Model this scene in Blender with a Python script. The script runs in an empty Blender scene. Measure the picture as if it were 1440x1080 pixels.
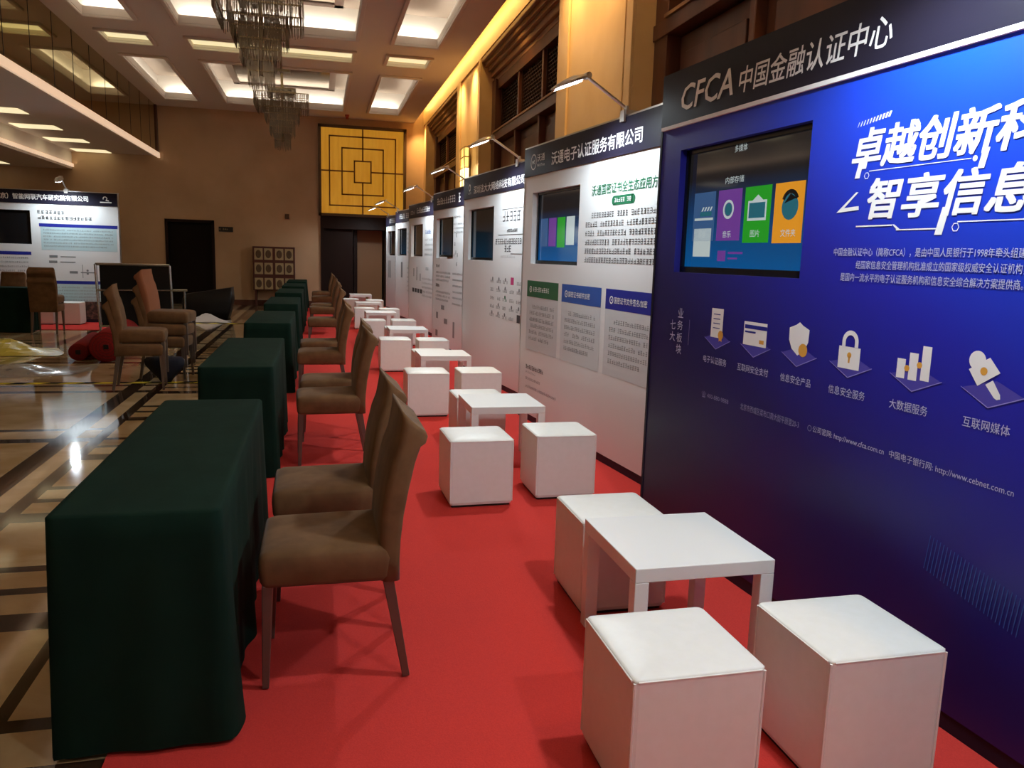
import bpy, bmesh, math, random
from mathutils import Vector, Matrix
S = bpy.context.scene
COL = S.collection
PI = math.pi
# ------------------------------------------------------------------ camera, world, exposure
FPX = 1104.39
YAW, PITCH, ROLL, CAMH = 0.244036, 0.160344, 0.0301122, 1.5
cy, sy, cp, sp = math.cos(YAW), math.sin(YAW), math.cos(PITCH), math.sin(PITCH)
fw = Vector((sy * cp, cy * cp, -sp)); r0 = Vector((cy, -sy, 0)); u0 = r0.cross(fw)
cr, sr = math.cos(ROLL), math.sin(ROLL)
rt = cr * r0 + sr * u0; up = -sr * r0 + cr * u0
cam = bpy.data.cameras.new('camera')
cam.sensor_width = 36; cam.lens = 36 * FPX / 1440; cam.clip_start = 0.05; cam.clip_end = 100
camo = bpy.data.objects.new('camera', cam); COL.objects.link(camo)
m = Matrix((rt, up, -fw)).transposed().to_4x4(); m.translation = (0, 0, CAMH)
camo.matrix_world = m
S.camera = camo
W = bpy.data.worlds.new('world'); S.world = W; W.use_nodes = True
W.node_tree.nodes['Background'].inputs[0].default_value = (1.0, 0.86, 0.7, 1)
W.node_tree.nodes['Background'].inputs[1].default_value = 0.05
S.view_settings.view_transform = 'Standard'; S.view_settings.look = 'None'
S.view_settings.gamma = 1; S.view_settings.use_curve_mapping = False
S.view_settings.exposure = 0.0
ROW_GAIN = (0.34, 0.40, 0.95, 0.60, 0.8)   # dimmer setting of each row of coffers, far to near
S.cycles.max_bounces = 8; S.cycles.diffuse_bounces = 4; S.cycles.glossy_bounces = 4
S.cycles.transmission_bounces = 6; S.cycles.transparent_max_bounces = 12
S.cycles.sample_clamp_indirect = 6.0
S.cycles.use_denoising = True

E_COFFER = 24.0     # W per coffer edge strip of LEDs (scaled by its length)
E_STRIP = 2.2       # emission of the flat ceiling light panels
E_COVE = 150.0      # warm cove along the window wall
E_LAMP = 92.0       # booth arm lamps
E_SOFFIT = 2.5

# ------------------------------------------------------------------ materials
def mat(name, col, rough=0.5, metal=0.0, emit=None, es=0.0, spec=None, sheen=0.0, coat=0.0, trans=0.0):
    mt = bpy.data.materials.new(name); mt.use_nodes = True
    b = mt.node_tree.nodes['Principled BSDF']
    b.inputs['Base Color'].default_value = (*col, 1)
    b.inputs['Roughness'].default_value = rough; b.inputs['Metallic'].default_value = metal
    if emit: b.inputs['Emission Color'].default_value = (*emit, 1); b.inputs['Emission Strength'].default_value = es
    if spec is not None: b.inputs['Specular IOR Level'].default_value = spec
    if sheen: b.inputs['Sheen Weight'].default_value = sheen; b.inputs['Sheen Roughness'].default_value = 0.4
    if coat: b.inputs['Coat Weight'].default_value = coat; b.inputs['Coat Roughness'].default_value = 0.05
    if trans: b.inputs['Transmission Weight'].default_value = trans
    return mt
def nd(mt, t, **k):
    n = mt.node_tree.nodes.new(t)
    for a, v in k.items(): setattr(n, a, v)
    return n
def lk(mt, a, b): mt.node_tree.links.new(a, b)
def bsdf(mt): return mt.node_tree.nodes['Principled BSDF']
def mottle(mt, c1, c2, scale=3.0, detail=6, stretch=(1, 1, 1), lo=0.35, hi=0.65, bump=0.0, coord='Object'):
    tc = nd(mt, 'ShaderNodeTexCoord'); mp = nd(mt, 'ShaderNodeMapping'); mp.inputs['Scale'].default_value = stretch
    no = nd(mt, 'ShaderNodeTexNoise'); no.inputs['Scale'].default_value = scale; no.inputs['Detail'].default_value = detail
    cr_ = nd(mt, 'ShaderNodeValToRGB'); e = cr_.color_ramp.elements
    e[0].position = lo; e[0].color = (*c1, 1); e[1].position = hi; e[1].color = (*c2, 1)
    lk(mt, tc.outputs[coord], mp.inputs[0]); lk(mt, mp.outputs[0], no.inputs['Vector']); lk(mt, no.outputs[0], cr_.inputs[0])
    lk(mt, cr_.outputs[0], bsdf(mt).inputs['Base Color'])
    if bump:
        bp = nd(mt, 'ShaderNodeBump'); bp.inputs['Strength'].default_value = bump; bp.inputs['Distance'].default_value = 0.01
        lk(mt, no.outputs[0], bp.inputs['Height']); lk(mt, bp.outputs[0], bsdf(mt).inputs['Normal'])
    return mt

M = {}
M['ceiling'] = mat('ceiling_paint', (0.74, 0.68, 0.62), 0.7)
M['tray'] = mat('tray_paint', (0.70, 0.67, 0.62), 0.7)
M['tray_top_shade'] = mat('shaded_tray_paint', (0.44, 0.37, 0.31), 0.7)  # darker copy of the tray paint: dimness of the tray top put into colour
M['tray_mirror'] = mat('smoked_mirror', (0.16, 0.11, 0.06), 0.12, 1.0)
M['lattice_wood'] = mat('lattice_wood', (0.035, 0.013, 0.008), 0.5, spec=0.2)
M['tan_wall'] = mottle(mat('tan_marble', (0.3, 0.2, 0.12), 0.35), (0.50, 0.33, 0.19), (0.60, 0.41, 0.25), 0.9, 4)
M['gold_marble'] = mottle(mat('gold_marble', (0.5, 0.3, 0.12), 0.35), (0.60, 0.40, 0.19), (0.70, 0.50, 0.27), 1.2, 4)
M['dark_wood'] = mottle(mat('dark_wood', (0.05, 0.02, 0.012), 0.35), (0.075, 0.022, 0.012), (0.12, 0.038, 0.02), 4, 5, (1, 1, 0.15))
M['cornice_wood'] = mat('cornice_wood', (0.26, 0.13, 0.055), 0.4)
M['black_void'] = mat('dark_glass_and_recess_shade', (0.008, 0.005, 0.004), 0.5, spec=0.12)
M['mirror'] = mat('bronze_mirror', (0.42, 0.34, 0.11), 0.04, 1.0)
M['carpet'] = mottle(mat('red_carpet', (0.6, 0.04, 0.03), 0.95, spec=0.1), (0.56, 0.042, 0.034), (0.63, 0.050, 0.040), 250, 3, bump=0.15)
M['green_cloth'] = mottle(mat('green_cloth', (0.006, 0.03, 0.018), 0.9, spec=0.06), (0.0065, 0.019, 0.0125), (0.0085, 0.025, 0.0165), 6, 3, (1, 0.6, 0.5), bump=0.5)
M['velvet'] = mottle(mat('brown_velvet', (0.2, 0.1, 0.05), 0.8, spec=0.2, sheen=0.08), (0.125, 0.062, 0.025), (0.18, 0.094, 0.040), 9, 4)
M['orange_lit_velvet'] = mat('orange_lit_velvet', (0.27, 0.10, 0.045), 0.8, spec=0.2)  # brown velvet with the orange light on one chair back in its colour
M['red_roll'] = mottle(mat('red_roll', (0.28, 0.02, 0.018), 0.95, spec=0.1), (0.22, 0.016, 0.015), (0.30, 0.022, 0.02), 60, 3)
M['chair_leg'] = mat('bronze_leg', (0.16, 0.12, 0.095), 0.4, 0.6)
M['leather'] = mottle(mat('white_leather', (0.8, 0.79, 0.75), 0.42), (0.79, 0.785, 0.74), (0.81, 0.805, 0.765), 30, 4, bump=0.03)
M['laminate'] = mat('white_laminate', (0.82, 0.82, 0.80), 0.35)
M['panel_white'] = mat('printed_white', (0.78, 0.79, 0.80), 0.42)
M['header_black'] = mat('header_black', (0.014, 0.012, 0.026), 0.42, spec=0.2)
M['alu'] = mat('aluminium', (0.75, 0.75, 0.75), 0.3, 1.0)
M['lamp_grey'] = mat('lamp_grey', (0.62, 0.6, 0.58), 0.35, 0.6)
M['white_ink'] = mat('white_ink', (0.9, 0.9, 0.9), 0.5)
M['soft_ink'] = mat('pale_blue_ink', (0.55, 0.57, 0.8), 0.5)
M['dim_ink'] = mat('faint_ink', (0.28, 0.28, 0.5), 0.5)
M['grey_ink'] = mat('grey_ink', (0.22, 0.23, 0.24), 0.5)
M['dark_ink'] = mat('dark_ink', (0.05, 0.05, 0.055), 0.5)
M['green_ink'] = mat('green_ink', (0.012, 0.15, 0.065), 0.5)
M['green_head'] = mat('green_print', (0.018, 0.13, 0.05), 0.5)
M['pale_print'] = mat('pale_print', (0.62, 0.64, 0.66), 0.5)
M['sky_print'] = mat('pale_teal_print', (0.5, 0.66, 0.70), 0.5)
M['blue_print'] = mat('blue_print', (0.025, 0.09, 0.38), 0.5)
M['navy_print'] = mat('navy_print', (0.012, 0.02, 0.28), 0.5)
M['pink_print'] = mat('pink_print', (0.6, 0.05, 0.2), 0.5)
M['gold_print'] = mat('gold_print', (0.75, 0.38, 0.06), 0.5)
M['violet_print'] = mat('violet_print', (0.07, 0.06, 0.42), 0.5)
M['glow_print'] = mat('lilac_print', (0.3, 0.27, 0.75), 0.5)
M['bezel'] = mat('black_bezel', (0.006, 0.006, 0.007), 0.25)
M['floral'] = mottle(mat('floral_print', (0.05, 0.03, 0.02), 0.7), (0.035, 0.018, 0.012), (0.16, 0.08, 0.06), 14, 3, lo=0.45, hi=0.6)
M['tape_y'] = mat('yellow_tape', (0.75, 0.62, 0.04), 0.9, spec=0.05)
M['black_tape'] = mat('black_tape', (0.01, 0.01, 0.01), 0.95, spec=0.03)
M['yellow_film'] = mat('yellow_film', (0.62, 0.5, 0.06), 0.35)
M['metal'] = mat('bright_steel', (0.55, 0.55, 0.53), 0.25, 0.9)
M['black_board'] = mat('black_board', (0.010, 0.010, 0.010), 0.5, spec=0.2)
M['black_leather'] = mat('black_leather', (0.008, 0.007, 0.007), 0.4, spec=0.25)
M['film_white'] = mat('white_film', (0.62, 0.56, 0.52), 0.4)
M['navy_cloth'] = mat('navy_cloth', (0.009, 0.009, 0.020), 0.9)
M['red_wood'] = mat('red_brown_wood', (0.09, 0.02, 0.012), 0.35)
M['cream_tile'] = mat('cream_relief', (0.42, 0.31, 0.16), 0.5)
M['carved'] = mat('carved_wood', (0.11, 0.06, 0.025), 0.5)
M['brass'] = mat('brass', (0.30, 0.22, 0.11), 0.3, 1.0)
M['dark_metal'] = mat('dark_metal', (0.03, 0.02, 0.015), 0.4, 0.6)
M['sign_black'] = mat('sign_black', (0.02, 0.015, 0.012), 0.4)
M['red_plastic'] = mat('red_plastic', (0.3, 0.03, 0.02), 0.4)
M['cove_lit_edge'] = mat('peach_lit_edge', (0.9, 0.7, 0.55), 0.5, emit=(1.0, 0.70, 0.47), es=0.62)  # soffit edges glow by themselves in place of cove light falling on them
M['panel_light'] = mat('pale_light_panel', (0.9, 0.85, 0.6), 0.5, emit=(1.0, 0.88, 0.50), es=E_STRIP * 0.36)
M['soffit_light'] = mat('soffit_light_panel', (0.9, 0.85, 0.6), 0.5, emit=(1.0, 0.86, 0.52), es=E_SOFFIT * 0.36)
M['lamp_glow'] = mat('lamp_glow', (1, 1, 1), 0.5, emit=(0.94, 0.97, 1.0), es=12)
M['sconce_glow'] = mat('sconce_glow', (1, 0.85, 0.5), 0.5, emit=(1.0, 0.62, 0.16), es=1.6)
M['sconce_hot'] = mat('sconce_hot', (1, 0.9, 0.6), 0.5, emit=(1.0, 0.78, 0.36), es=3.2)
M['tan_leaf'] = mat('tan_door_leaf', (0.30, 0.15, 0.065), 0.5)
M['door_dark'] = mat('door_dark_wood', (0.018, 0.008, 0.006), 0.5, spec=0.15)
M['lattice_line'] = mat('lattice_strip', (0.20, 0.06, 0.008), 0.5)

# amber back-lit panel (gives off light)
mt = mat('amber_backlit', (0.7, 0.4, 0.05), 0.4); M['amber'] = mt
tc = nd(mt, 'ShaderNodeTexCoord'); mp = nd(mt, 'ShaderNodeMapping'); mp.inputs['Scale'].default_value = (6, 1, 0.7)
no = nd(mt, 'ShaderNodeTexNoise'); no.inputs['Scale'].default_value = 2.0; no.inputs['Detail'].default_value = 5
rp = nd(mt, 'ShaderNodeValToRGB'); e = rp.color_ramp.elements
e[0].position = 0.3; e[0].color = (0.62, 0.25, 0.012, 1); e[1].position = 0.7; e[1].color = (0.78, 0.36, 0.03, 1)
lk(mt, tc.outputs['Object'], mp.inputs[0]); lk(mt, mp.outputs[0], no.inputs['Vector']); lk(mt, no.outputs[0], rp.inputs[0])
lk(mt, rp.outputs[0], bsdf(mt).inputs['Emission Color']); bsdf(mt).inputs['Emission Strength'].default_value = 0.52
bsdf(mt).inputs['Base Color'].default_value = (0.3, 0.15, 0.03, 1)

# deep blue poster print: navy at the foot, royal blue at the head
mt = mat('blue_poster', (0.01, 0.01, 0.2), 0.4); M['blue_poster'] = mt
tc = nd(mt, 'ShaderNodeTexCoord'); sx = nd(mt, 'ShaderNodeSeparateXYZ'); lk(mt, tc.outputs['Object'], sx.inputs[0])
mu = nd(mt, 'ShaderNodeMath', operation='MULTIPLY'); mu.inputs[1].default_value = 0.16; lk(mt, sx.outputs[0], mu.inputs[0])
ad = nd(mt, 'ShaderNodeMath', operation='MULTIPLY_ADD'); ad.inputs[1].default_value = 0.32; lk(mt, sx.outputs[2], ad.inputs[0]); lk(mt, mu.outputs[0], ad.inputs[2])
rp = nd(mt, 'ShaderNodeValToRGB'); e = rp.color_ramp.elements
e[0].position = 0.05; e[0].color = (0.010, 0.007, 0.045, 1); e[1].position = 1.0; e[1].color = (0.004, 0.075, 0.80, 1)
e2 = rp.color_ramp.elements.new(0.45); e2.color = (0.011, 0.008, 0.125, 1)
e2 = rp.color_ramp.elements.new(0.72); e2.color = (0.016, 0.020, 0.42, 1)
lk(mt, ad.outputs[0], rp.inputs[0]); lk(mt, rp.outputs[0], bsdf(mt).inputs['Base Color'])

# screens: a lit display, dark at the top and blue towards its foot
def screen_mat(name, top, low, es):
    mt = mat(name, (0.005, 0.005, 0.006), 0.06)
    tc = nd(mt, 'ShaderNodeTexCoord'); sx = nd(mt, 'ShaderNodeSeparateXYZ'); lk(mt, tc.outputs['Object'], sx.inputs[0])
    mr = nd(mt, 'ShaderNodeMapRange'); mr.inputs[1].default_value = 1.46; mr.inputs[2].default_value = 1.95; lk(mt, sx.outputs[2], mr.inputs[0])
    rp = nd(mt, 'ShaderNodeValToRGB'); e = rp.color_ramp.elements
    e[0].position = 0; e[0].color = (*low, 1); e[1].position = 0.9; e[1].color = (*top, 1)
    lk(mt, mr.outputs[0], rp.inputs[0]); lk(mt, rp.outputs[0], bsdf(mt).inputs['Emission Color'])
    bsdf(mt).inputs['Emission Strength'].default_value = es
    return mt
M['screen'] = screen_mat('lit_screen', (0.012, 0.011, 0.012), (0.0, 0.09, 0.30), 0.8)
M['screen_dim'] = screen_mat('dim_screen', (0.008, 0.009, 0.008), (0.004, 0.03, 0.06), 0.6)
M['screen_off'] = mat('dark_screen', (0.006, 0.007, 0.008), 0.08)
def glowing(name, c, s): return mat(name, tuple(x * 0.2 for x in c), 0.1, emit=c, es=s)
M['t_blue'] = glowing('tile_blue', (0.06, 0.15, 0.35), 0.5)
M['t_violet'] = glowing('tile_violet', (0.16, 0.05, 0.30), 0.7)
M['t_green'] = glowing('tile_green', (0.02, 0.30, 0.02), 0.8)
M['t_orange'] = glowing('tile_orange', (0.70, 0.28, 0.02), 0.8)
M['t_white'] = glowing('tile_white', (0.6, 0.7, 0.7), 0.6)
M['t_teal'] = glowing('tile_teal', (0.02, 0.12, 0.16), 0.8)

# polished marble floor: beige slabs crossed by dark brown bands
mt = mat('marble_floor', (0.4, 0.28, 0.16), 0.07); M['floor'] = mt
tc = nd(mt, 'ShaderNodeTexCoord'); sx = nd(mt, 'ShaderNodeSeparateXYZ'); lk(mt, tc.outputs['Object'], sx.inputs[0])
def mth(op, a, b=None):
    n = nd(mt, 'ShaderNodeMath', operation=op)
    for i, v in enumerate((a, b)):
        if v is None: continue
        if isinstance(v, (int, float)): n.inputs[i].default_value = v
        else: lk(mt, v, n.inputs[i])
    return n.outputs[0]
def band(c, period, off, width):   # 1 inside the band
    f = mth('FRACT', mth('DIVIDE', mth('ADD', c, off), period))
    return mth('LESS_THAN', f, width / period)
X_, Y_ = sx.outputs[0], sx.outputs[1]
side = mth('GREATER_THAN', X_, -1.72)                                    # stripe border beside the red carpet
b1 = mth('MULTIPLY', side, mth('MAXIMUM', band(Y_, 1.34, -3.24 + 1.34, 0.16), mth('MAXIMUM', band(Y_, 1.34, -3.6 + 1.34, 0.07), band(Y_, 1.34, -3.86 + 1.34, 0.07))))
field = mth('LESS_THAN', X_, -1.72)
b2 = mth('MULTIPLY', field, mth('MAXIMUM', band(X_, 1.9, 2.0, 0.15), mth('MAXIMUM', band(Y_, 2.2, -2.1, 0.13), band(Y_, 2.2, -2.5, 0.08))))
line = mth('MAXIMUM', band(X_, 30.0, 1.72, 0.09), mth('MAXIMUM', band(X_, 30.0, 1.02, 0.05), b1))
dark = mth('MAXIMUM', line, b2)
n1 = nd(mt, 'ShaderNodeTexNoise'); n1.inputs['Scale'].default_value = 2.2; n1.inputs['Detail'].default_value = 8; n1.inputs['Distortion'].default_value = 0.8
lk(mt, tc.outputs['Object'], n1.inputs['Vector'])
ra = nd(mt, 'ShaderNodeValToRGB'); e = ra.color_ramp.elements
e[0].position = 0.3; e[0].color = (0.36, 0.23, 0.10, 1); e[1].position = 0.68; e[1].color = (0.58, 0.43, 0.25, 1)
rb = nd(mt, 'ShaderNodeValToRGB'); e = rb.color_ramp.elements
e[0].position = 0.35; e[0].color = (0.022, 0.011, 0.006, 1); e[1].position = 0.75; e[1].color = (0.07, 0.035, 0.018, 1)
lk(mt, n1.outputs[0], ra.inputs[0]); lk(mt, n1.outputs[0], rb.inputs[0])
mx = nd(mt, 'ShaderNodeMix', data_type='RGBA')
lk(mt, dark, mx.inputs[0]); lk(mt, ra.outputs[0], mx.inputs[6]); lk(mt, rb.outputs[0], mx.inputs[7])
lk(mt, mx.outputs[2], bsdf(mt).inputs['Base Color'])

# crystal: smoky glass rods, part see-through
def see_through(name, col, rough, amount, metal=0.0):
    mt = mat(name, col, rough, metal)
    tr = nd(mt, 'ShaderNodeBsdfTransparent'); ms = nd(mt, 'ShaderNodeMixShader'); ms.inputs[0].default_value = amount
    out = mt.node_tree.nodes['Material Output']
    lk(mt, bsdf(mt).outputs[0], ms.inputs[1]); lk(mt, tr.outputs[0], ms.inputs[2]); lk(mt, ms.outputs[0], out.inputs[0])
    return mt
M['crystal'] = see_through('smoky_crystal', (0.26, 0.20, 0.13), 0.15, 0.16, 0.3)
M['clear_film'] = see_through('clear_plastic_film', (0.5, 0.48, 0.45), 0.12, 0.78)

# ------------------------------------------------------------------ helpers
def link(o, parent=None):
    COL.objects.link(o)
    if parent: o.parent = parent
    return o
def build(name, bm, mats, parent=None, smooth=False, bevel=0.0, seg=2, subsurf=0):
    if not isinstance(mats, (list, tuple)): mats = [mats]
    bmesh.ops.recalc_face_normals(bm, faces=bm.faces)
    me = bpy.data.meshes.new(name); bm.to_mesh(me); bm.free()
    for k in mats: me.materials.append(M[k])
    if smooth:
        for p in me.polygons: p.use_smooth = True
    o = bpy.data.objects.new(name, me); link(o, parent)
    if bevel:
        b = o.modifiers.new('bevel', 'BEVEL'); b.width = bevel; b.segments = seg; b.limit_method = 'ANGLE'
    if subsurf:
        s_ = o.modifiers.new('sub', 'SUBSURF'); s_.levels = subsurf; s_.render_levels = subsurf
    return o
def BM(): return bmesh.new()
def box(bm, x0, x1, y0, y1, z0, z1, mi=0):
    v = [bm.verts.new(p) for p in ((x0, y0, z0), (x1, y0, z0), (x1, y1, z0), (x0, y1, z0), (x0, y0, z1), (x1, y0, z1), (x1, y1, z1), (x0, y1, z1))]
    for f in ((0, 3, 2, 1), (4, 5, 6, 7), (0, 1, 5, 4), (1, 2, 6, 5), (2, 3, 7, 6), (3, 0, 4, 7)):
        bm.faces.new([v[i] for i in f]).material_index = mi
    return v
def bar(bm, a, b, w0, w1=None, n=4, mi=0):      # tapered prism from a to b
    a = Vector(a); b = Vector(b); w1 = w0 if w1 is None else w1
    d = (b - a).normalized(); q = Vector((0, 0, 1)) if abs(d.z) < 0.9 else Vector((0, 1, 0))
    s = d.cross(q).normalized(); t = d.cross(s).normalized(); ra, rb = [], []
    for i in range(n):
        an = 2 * PI * (i + 0.5) / n; k = s * math.cos(an) + t * math.sin(an)
        ra.append(bm.verts.new(a + k * w0)); rb.append(bm.verts.new(b + k * w1))
    for i in range(n):
        j = (i + 1) % n; bm.faces.new((ra[i], ra[j], rb[j], rb[i])).material_index = mi
    bm.faces.new(ra[::-1]).material_index = mi; bm.faces.new(rb).material_index = mi
def loft(bm, rings, mi=0, cap=True):
    vs = [[bm.verts.new(p) for p in r] for r in rings]; n = len(vs[0])
    for a, b in zip(vs, vs[1:]):
        for i in range(n):
            j = (i + 1) % n; bm.faces.new((a[i], a[j], b[j], b[i])).material_index = mi
    if cap: bm.faces.new(vs[0][::-1]).material_index = mi; bm.faces.new(vs[-1]).material_index = mi
def tag(o, label, cat, group=None, kind=None):
    o['label'] = label; o['category'] = cat
    if group: o['group'] = group
    if kind: o['kind'] = kind
    return o
def thing(name, label, cat, loc=(0, 0, 0), rz=0.0, group=None):
    o = bpy.data.objects.new(name, None); link(o); o.empty_display_size = 0.1
    o.location = loc; o.rotation_euler = (0, 0, rz)
    return tag(o, label, cat, group)
def struct(name, bm, mats, parent=None, label=None, **k):
    o = build(name, bm, mats, parent, **k)
    if parent is None: o['kind'] = 'structure'
    if label: o['label'] = label
    return o
def dup(root, loc, rz, label, group=None):
    r = root.copy(); COL.objects.link(r); r.location = loc; r.rotation_euler = (0, 0, rz); r['label'] = label
    if group: r['group'] = group
    for ch in list(root.children):
        c = ch.copy(); COL.objects.link(c); c.parent = r
        for g in list(ch.children):
            d = g.copy(); COL.objects.link(d); d.parent = c
    return r
def area(name, loc, rot, sx_, sy_, energy, col, parent=None, spread=PI):
    l = bpy.data.lights.new(name, 'AREA'); l.shape = 'RECTANGLE'; l.size = sx_; l.size_y = sy_; l.energy = energy; l.color = col; l.spread = spread
    o = bpy.data.objects.new(name, l); link(o, parent); o.location = loc; o.rotation_euler = rot
    return o

# ------------------------------------------------------------------ room shell
YB, YF = -12.0, 22.5           # wall behind the camera, far wall
ZC = 5.05                     # main ceiling
XL, XM, XR = -10.0, -3.98, 3.30
bm = BM(); box(bm, XL - 0.2, XR + 0.2, YB - 0.2, YF + 1.2, -0.15, 0.0); struct('floor', bm, 'floor')
bm = BM(); box(bm, -0.62, 2.75, -2.5, 22.3, 0.002, 0.010)
tag(build('red_carpet', bm, 'carpet'), 'long red carpet laid down the aisle under the chairs and white cube stools', 'carpet')

# far wall with two door openings and the niche of the amber panel
bm = BM()
D1 = (-3.88, -2.66, 2.22); D2 = (0.08, 2.39, 2.46); PNL = (0.03, 2.39, 2.46, 4.86)
y0, y1 = YF, YF + 0.15
box(bm, XL, D1[0], y0, y1, 0, 5.6); box(bm, D1[0], D1[1], y0, y1, D1[2], 5.6); box(bm, D1[1], D2[0], y0, y1, 0, 5.6)
box(bm, D2[0], D2[1], y0, y1, D2[2], 5.6); box(bm, D2[1], XR, y0, y1, 0, 5.6)
struct('wall_far', bm, 'tan_wall')
bm = BM(); box(bm, D1[0] - 0.3, D1[1] + 0.3, y1 + 0.9, y1 + 0.95, 0, 2.6); box(bm, D2[0] - 0.1, D2[1] + 0.2, y1 + 0.9, y1 + 0.95, 0, 2.7)
box(bm, D1[0] - 0.3, D1[1] + 0.3, y1, y1 + 0.95, 2.5, 2.6); box(bm, D2[0] - 0.1, D2[1] + 0.2, y1, y1 + 0.95, 2.6, 2.7)
for xx in (D1[0] - 0.3, D1[1] + 0.25, D2[0] - 0.1, D2[1] + 0.15): box(bm, xx, xx + 0.05, y1, y1 + 0.95, 0, 2.6)
struct('wall_passage', bm, 'black_void')  # near-black passage walls: shade of the doorways put into the colour
bm = BM(); box(bm, D1[0] + 0.06, D1[1] - 0.06, y1 - 0.03, y1 + 0.02, 0, D1[2] - 0.06)
door1 = struct('door_1', bm, 'black_void', label='black doorway in the far tan wall beside the black board stand')  # black sheet stands for the shade inside the opening
bm = BM()
for a in ((D1[0], D1[0] + 0.07), (D1[1] - 0.07, D1[1])): box(bm, a[0], a[1], YF - 0.03, YF + 0.1, 0, D1[2])
box(bm, D1[0], D1[1], YF - 0.03, YF + 0.1, D1[2] - 0.07, D1[2]); build('door_frame', bm, 'door_dark', door1)
# second doorway: dark recess with a tan leaf
bm = BM(); box(bm, D2[0], 0.95, YF + 0.1, YF + 0.13, 0, D2[2])
door2 = struct('door_2', bm, 'door_dark', label='dark doorway recess below the amber lattice panel')
bm = BM(); box(bm, 1.10, 1.80, YF + 0.72, YF + 0.78, 0.0, 2.12); build('door_leaf', bm, 'tan_leaf', door2)
bm = BM(); box(bm, D2[0], D2[0] + 0.1, YF - 0.05, YF + 0.15, 0, D2[2]); box(bm, D2[1] - 0.1, D2[1], YF - 0.05, YF + 0.15, 0, D2[2])
box(bm, D2[0], D2[1], YF - 0.06, YF + 0.15, D2[2] - 0.34, D2[2]); box(bm, 1.84, 1.98, YF + 0.3, YF + 0.8, 0, 2.2); box(bm, 0.98, 1.07, YF + 0.3, YF + 0.8, 0, 2.2)
box(bm, 0.98, 1.98, YF + 0.3, YF + 0.8, 2.14, 2.24)
build('door_frame', bm, 'door_dark', door2)
bm = BM(); box(bm, XL, D1[0], YF - 0.02, YF, 0, 0.14); box(bm, D1[1], D2[0], YF - 0.02, YF, 0, 0.14); struct('baseboard_far', bm, 'dark_wood')
bm = BM(); box(bm, XL, XR + 0.4, YB - 0.15, YB, 0, 5.6); struct('wall_back', bm, 'tan_wall')
bm = BM(); box(bm, XL - 0.15, XL, YB, YF, 0, 4.2); struct('wall_left', bm, 'tan_wall')

# ceiling with coffers: rows repeat every 6.95 m
XC = ((-3.53, -2.80), (-2.13, 0.645), (1.30, 2.035))
def rects():
    out = []
    for k in range(5):
        yc0 = 16.85 - 6.95 * k
        for j, (a, b) in enumerate(XC):
            out.append((a, b, yc0, yc0 + 4.35, 'coffer', j, k))
            out.append((a, b, yc0 - 1.72, yc0 - 1.02, 'strip', j, k))
    return out
RC = rects()
xs = sorted({XM, 2.60} | {v for r in RC for v in r[:2]})
ys = sorted({YB, YF} | {v for r in RC for v in r[2:4] if v > YB})
bm = BM()
for a, b in zip(xs, xs[1:]):
    for c, d in zip(ys, ys[1:]):
        mx_, my_ = (a + b) / 2, (c + d) / 2
        if any(r[0] < mx_ < r[1] and r[2] < my_ < r[3] for r in RC): continue
        box(bm, a, b, c, d, ZC, ZC + 0.12)
bmesh.ops.remove_doubles(bm, verts=bm.verts, dist=1e-5)
dead = [f for f in bm.faces if 0]
struct('ceiling', bm, 'ceiling')
bm = BM(); box(bm, XM - 0.1, XR + 0.2, YB, YF, 5.62, 5.7); struct('ceiling_slab', bm, 'tray')
# raised trays, their mouldings and hidden LED strips
tray = BM(); mould = BM(); lamps = []
for (a, b, c, d, kind, j, k) in RC:
    c = max(c, YB + 0.1)
    if d <= YB + 0.3: continue
    w = 0.07
    for (p, q, r, s) in ((a - w, b + w, c - w, c), (a - w, b + w, d, d + w), (a - w, a, c, d), (b, b + w, c, d)):
        box(mould, p, q, r, s, ZC - 0.045, ZC + 0.001)
    if kind == 'strip':
        o = thing('ceiling_light', 'x', 'ceiling light', ((a + b) / 2, (c + d) / 2, ZC + 0.05))
        o['group'] = 'flat ceiling light panels'
        t = BM(); box(t, -(b - a) / 2, (b - a) / 2, -(d - c) / 2, (d - c) / 2, 0.0, 0.03); build('diffuser', t, 'panel_light', o)
        lamps.append((o, j, k))
        continue
    g, zl, zt = 0.20, ZC + 0.12, 5.58
    A, B, C_, D = a - g, b + g, c - g, d + g
    t = 0.02
    box(tray, A - t, A, C_, D, zl, zt); box(tray, B, B + t, C_, D, zl, zt)
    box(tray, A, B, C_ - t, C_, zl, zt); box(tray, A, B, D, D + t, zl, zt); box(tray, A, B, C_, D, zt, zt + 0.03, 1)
    col = (1.0, 0.90, 0.76)
    E = E_COFFER * ROW_GAIN[k]
    L = d - c
    area('led_strip', (a - 0.09, (c + d) / 2, zl + 0.05), (0, PI - 0.75, 0), 0.06, L, E * L / 4, col)
    area('led_strip', (b + 0.09, (c + d) / 2, zl + 0.05), (0, PI + 0.75, 0), 0.06, L, E * L / 4, col)
    area('led_strip', ((a + b) / 2, d + 0.09, zl + 0.05), (PI - 0.75, 0, 0), (b - a), 0.06, E * 1.6 * (b - a) / 4, col)
    area('led_strip', ((a + b) / 2, c - 0.09, zl + 0.05), (PI + 0.75, 0, 0), (b - a), 0.06, E * (b - a) / 4, col)
struct('ceiling_tray', tray, ['tray', 'tray_top_shade']); struct('trim_1', mould, 'ceiling', bevel=0.015)
RN = ['beyond the two chandeliers', 'between the two chandeliers', 'over the near end of the aisle', 'behind the viewer']
CN = ['beside the mirrored bulkhead', 'in the middle of the ceiling', 'beside the window wall']
rown = {0: 'first row from the far wall', 1: 'second row from the far wall', 2: 'third row from the far wall', 3: 'fourth row from the far wall', 4: 'fifth row from the far wall'}
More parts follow.
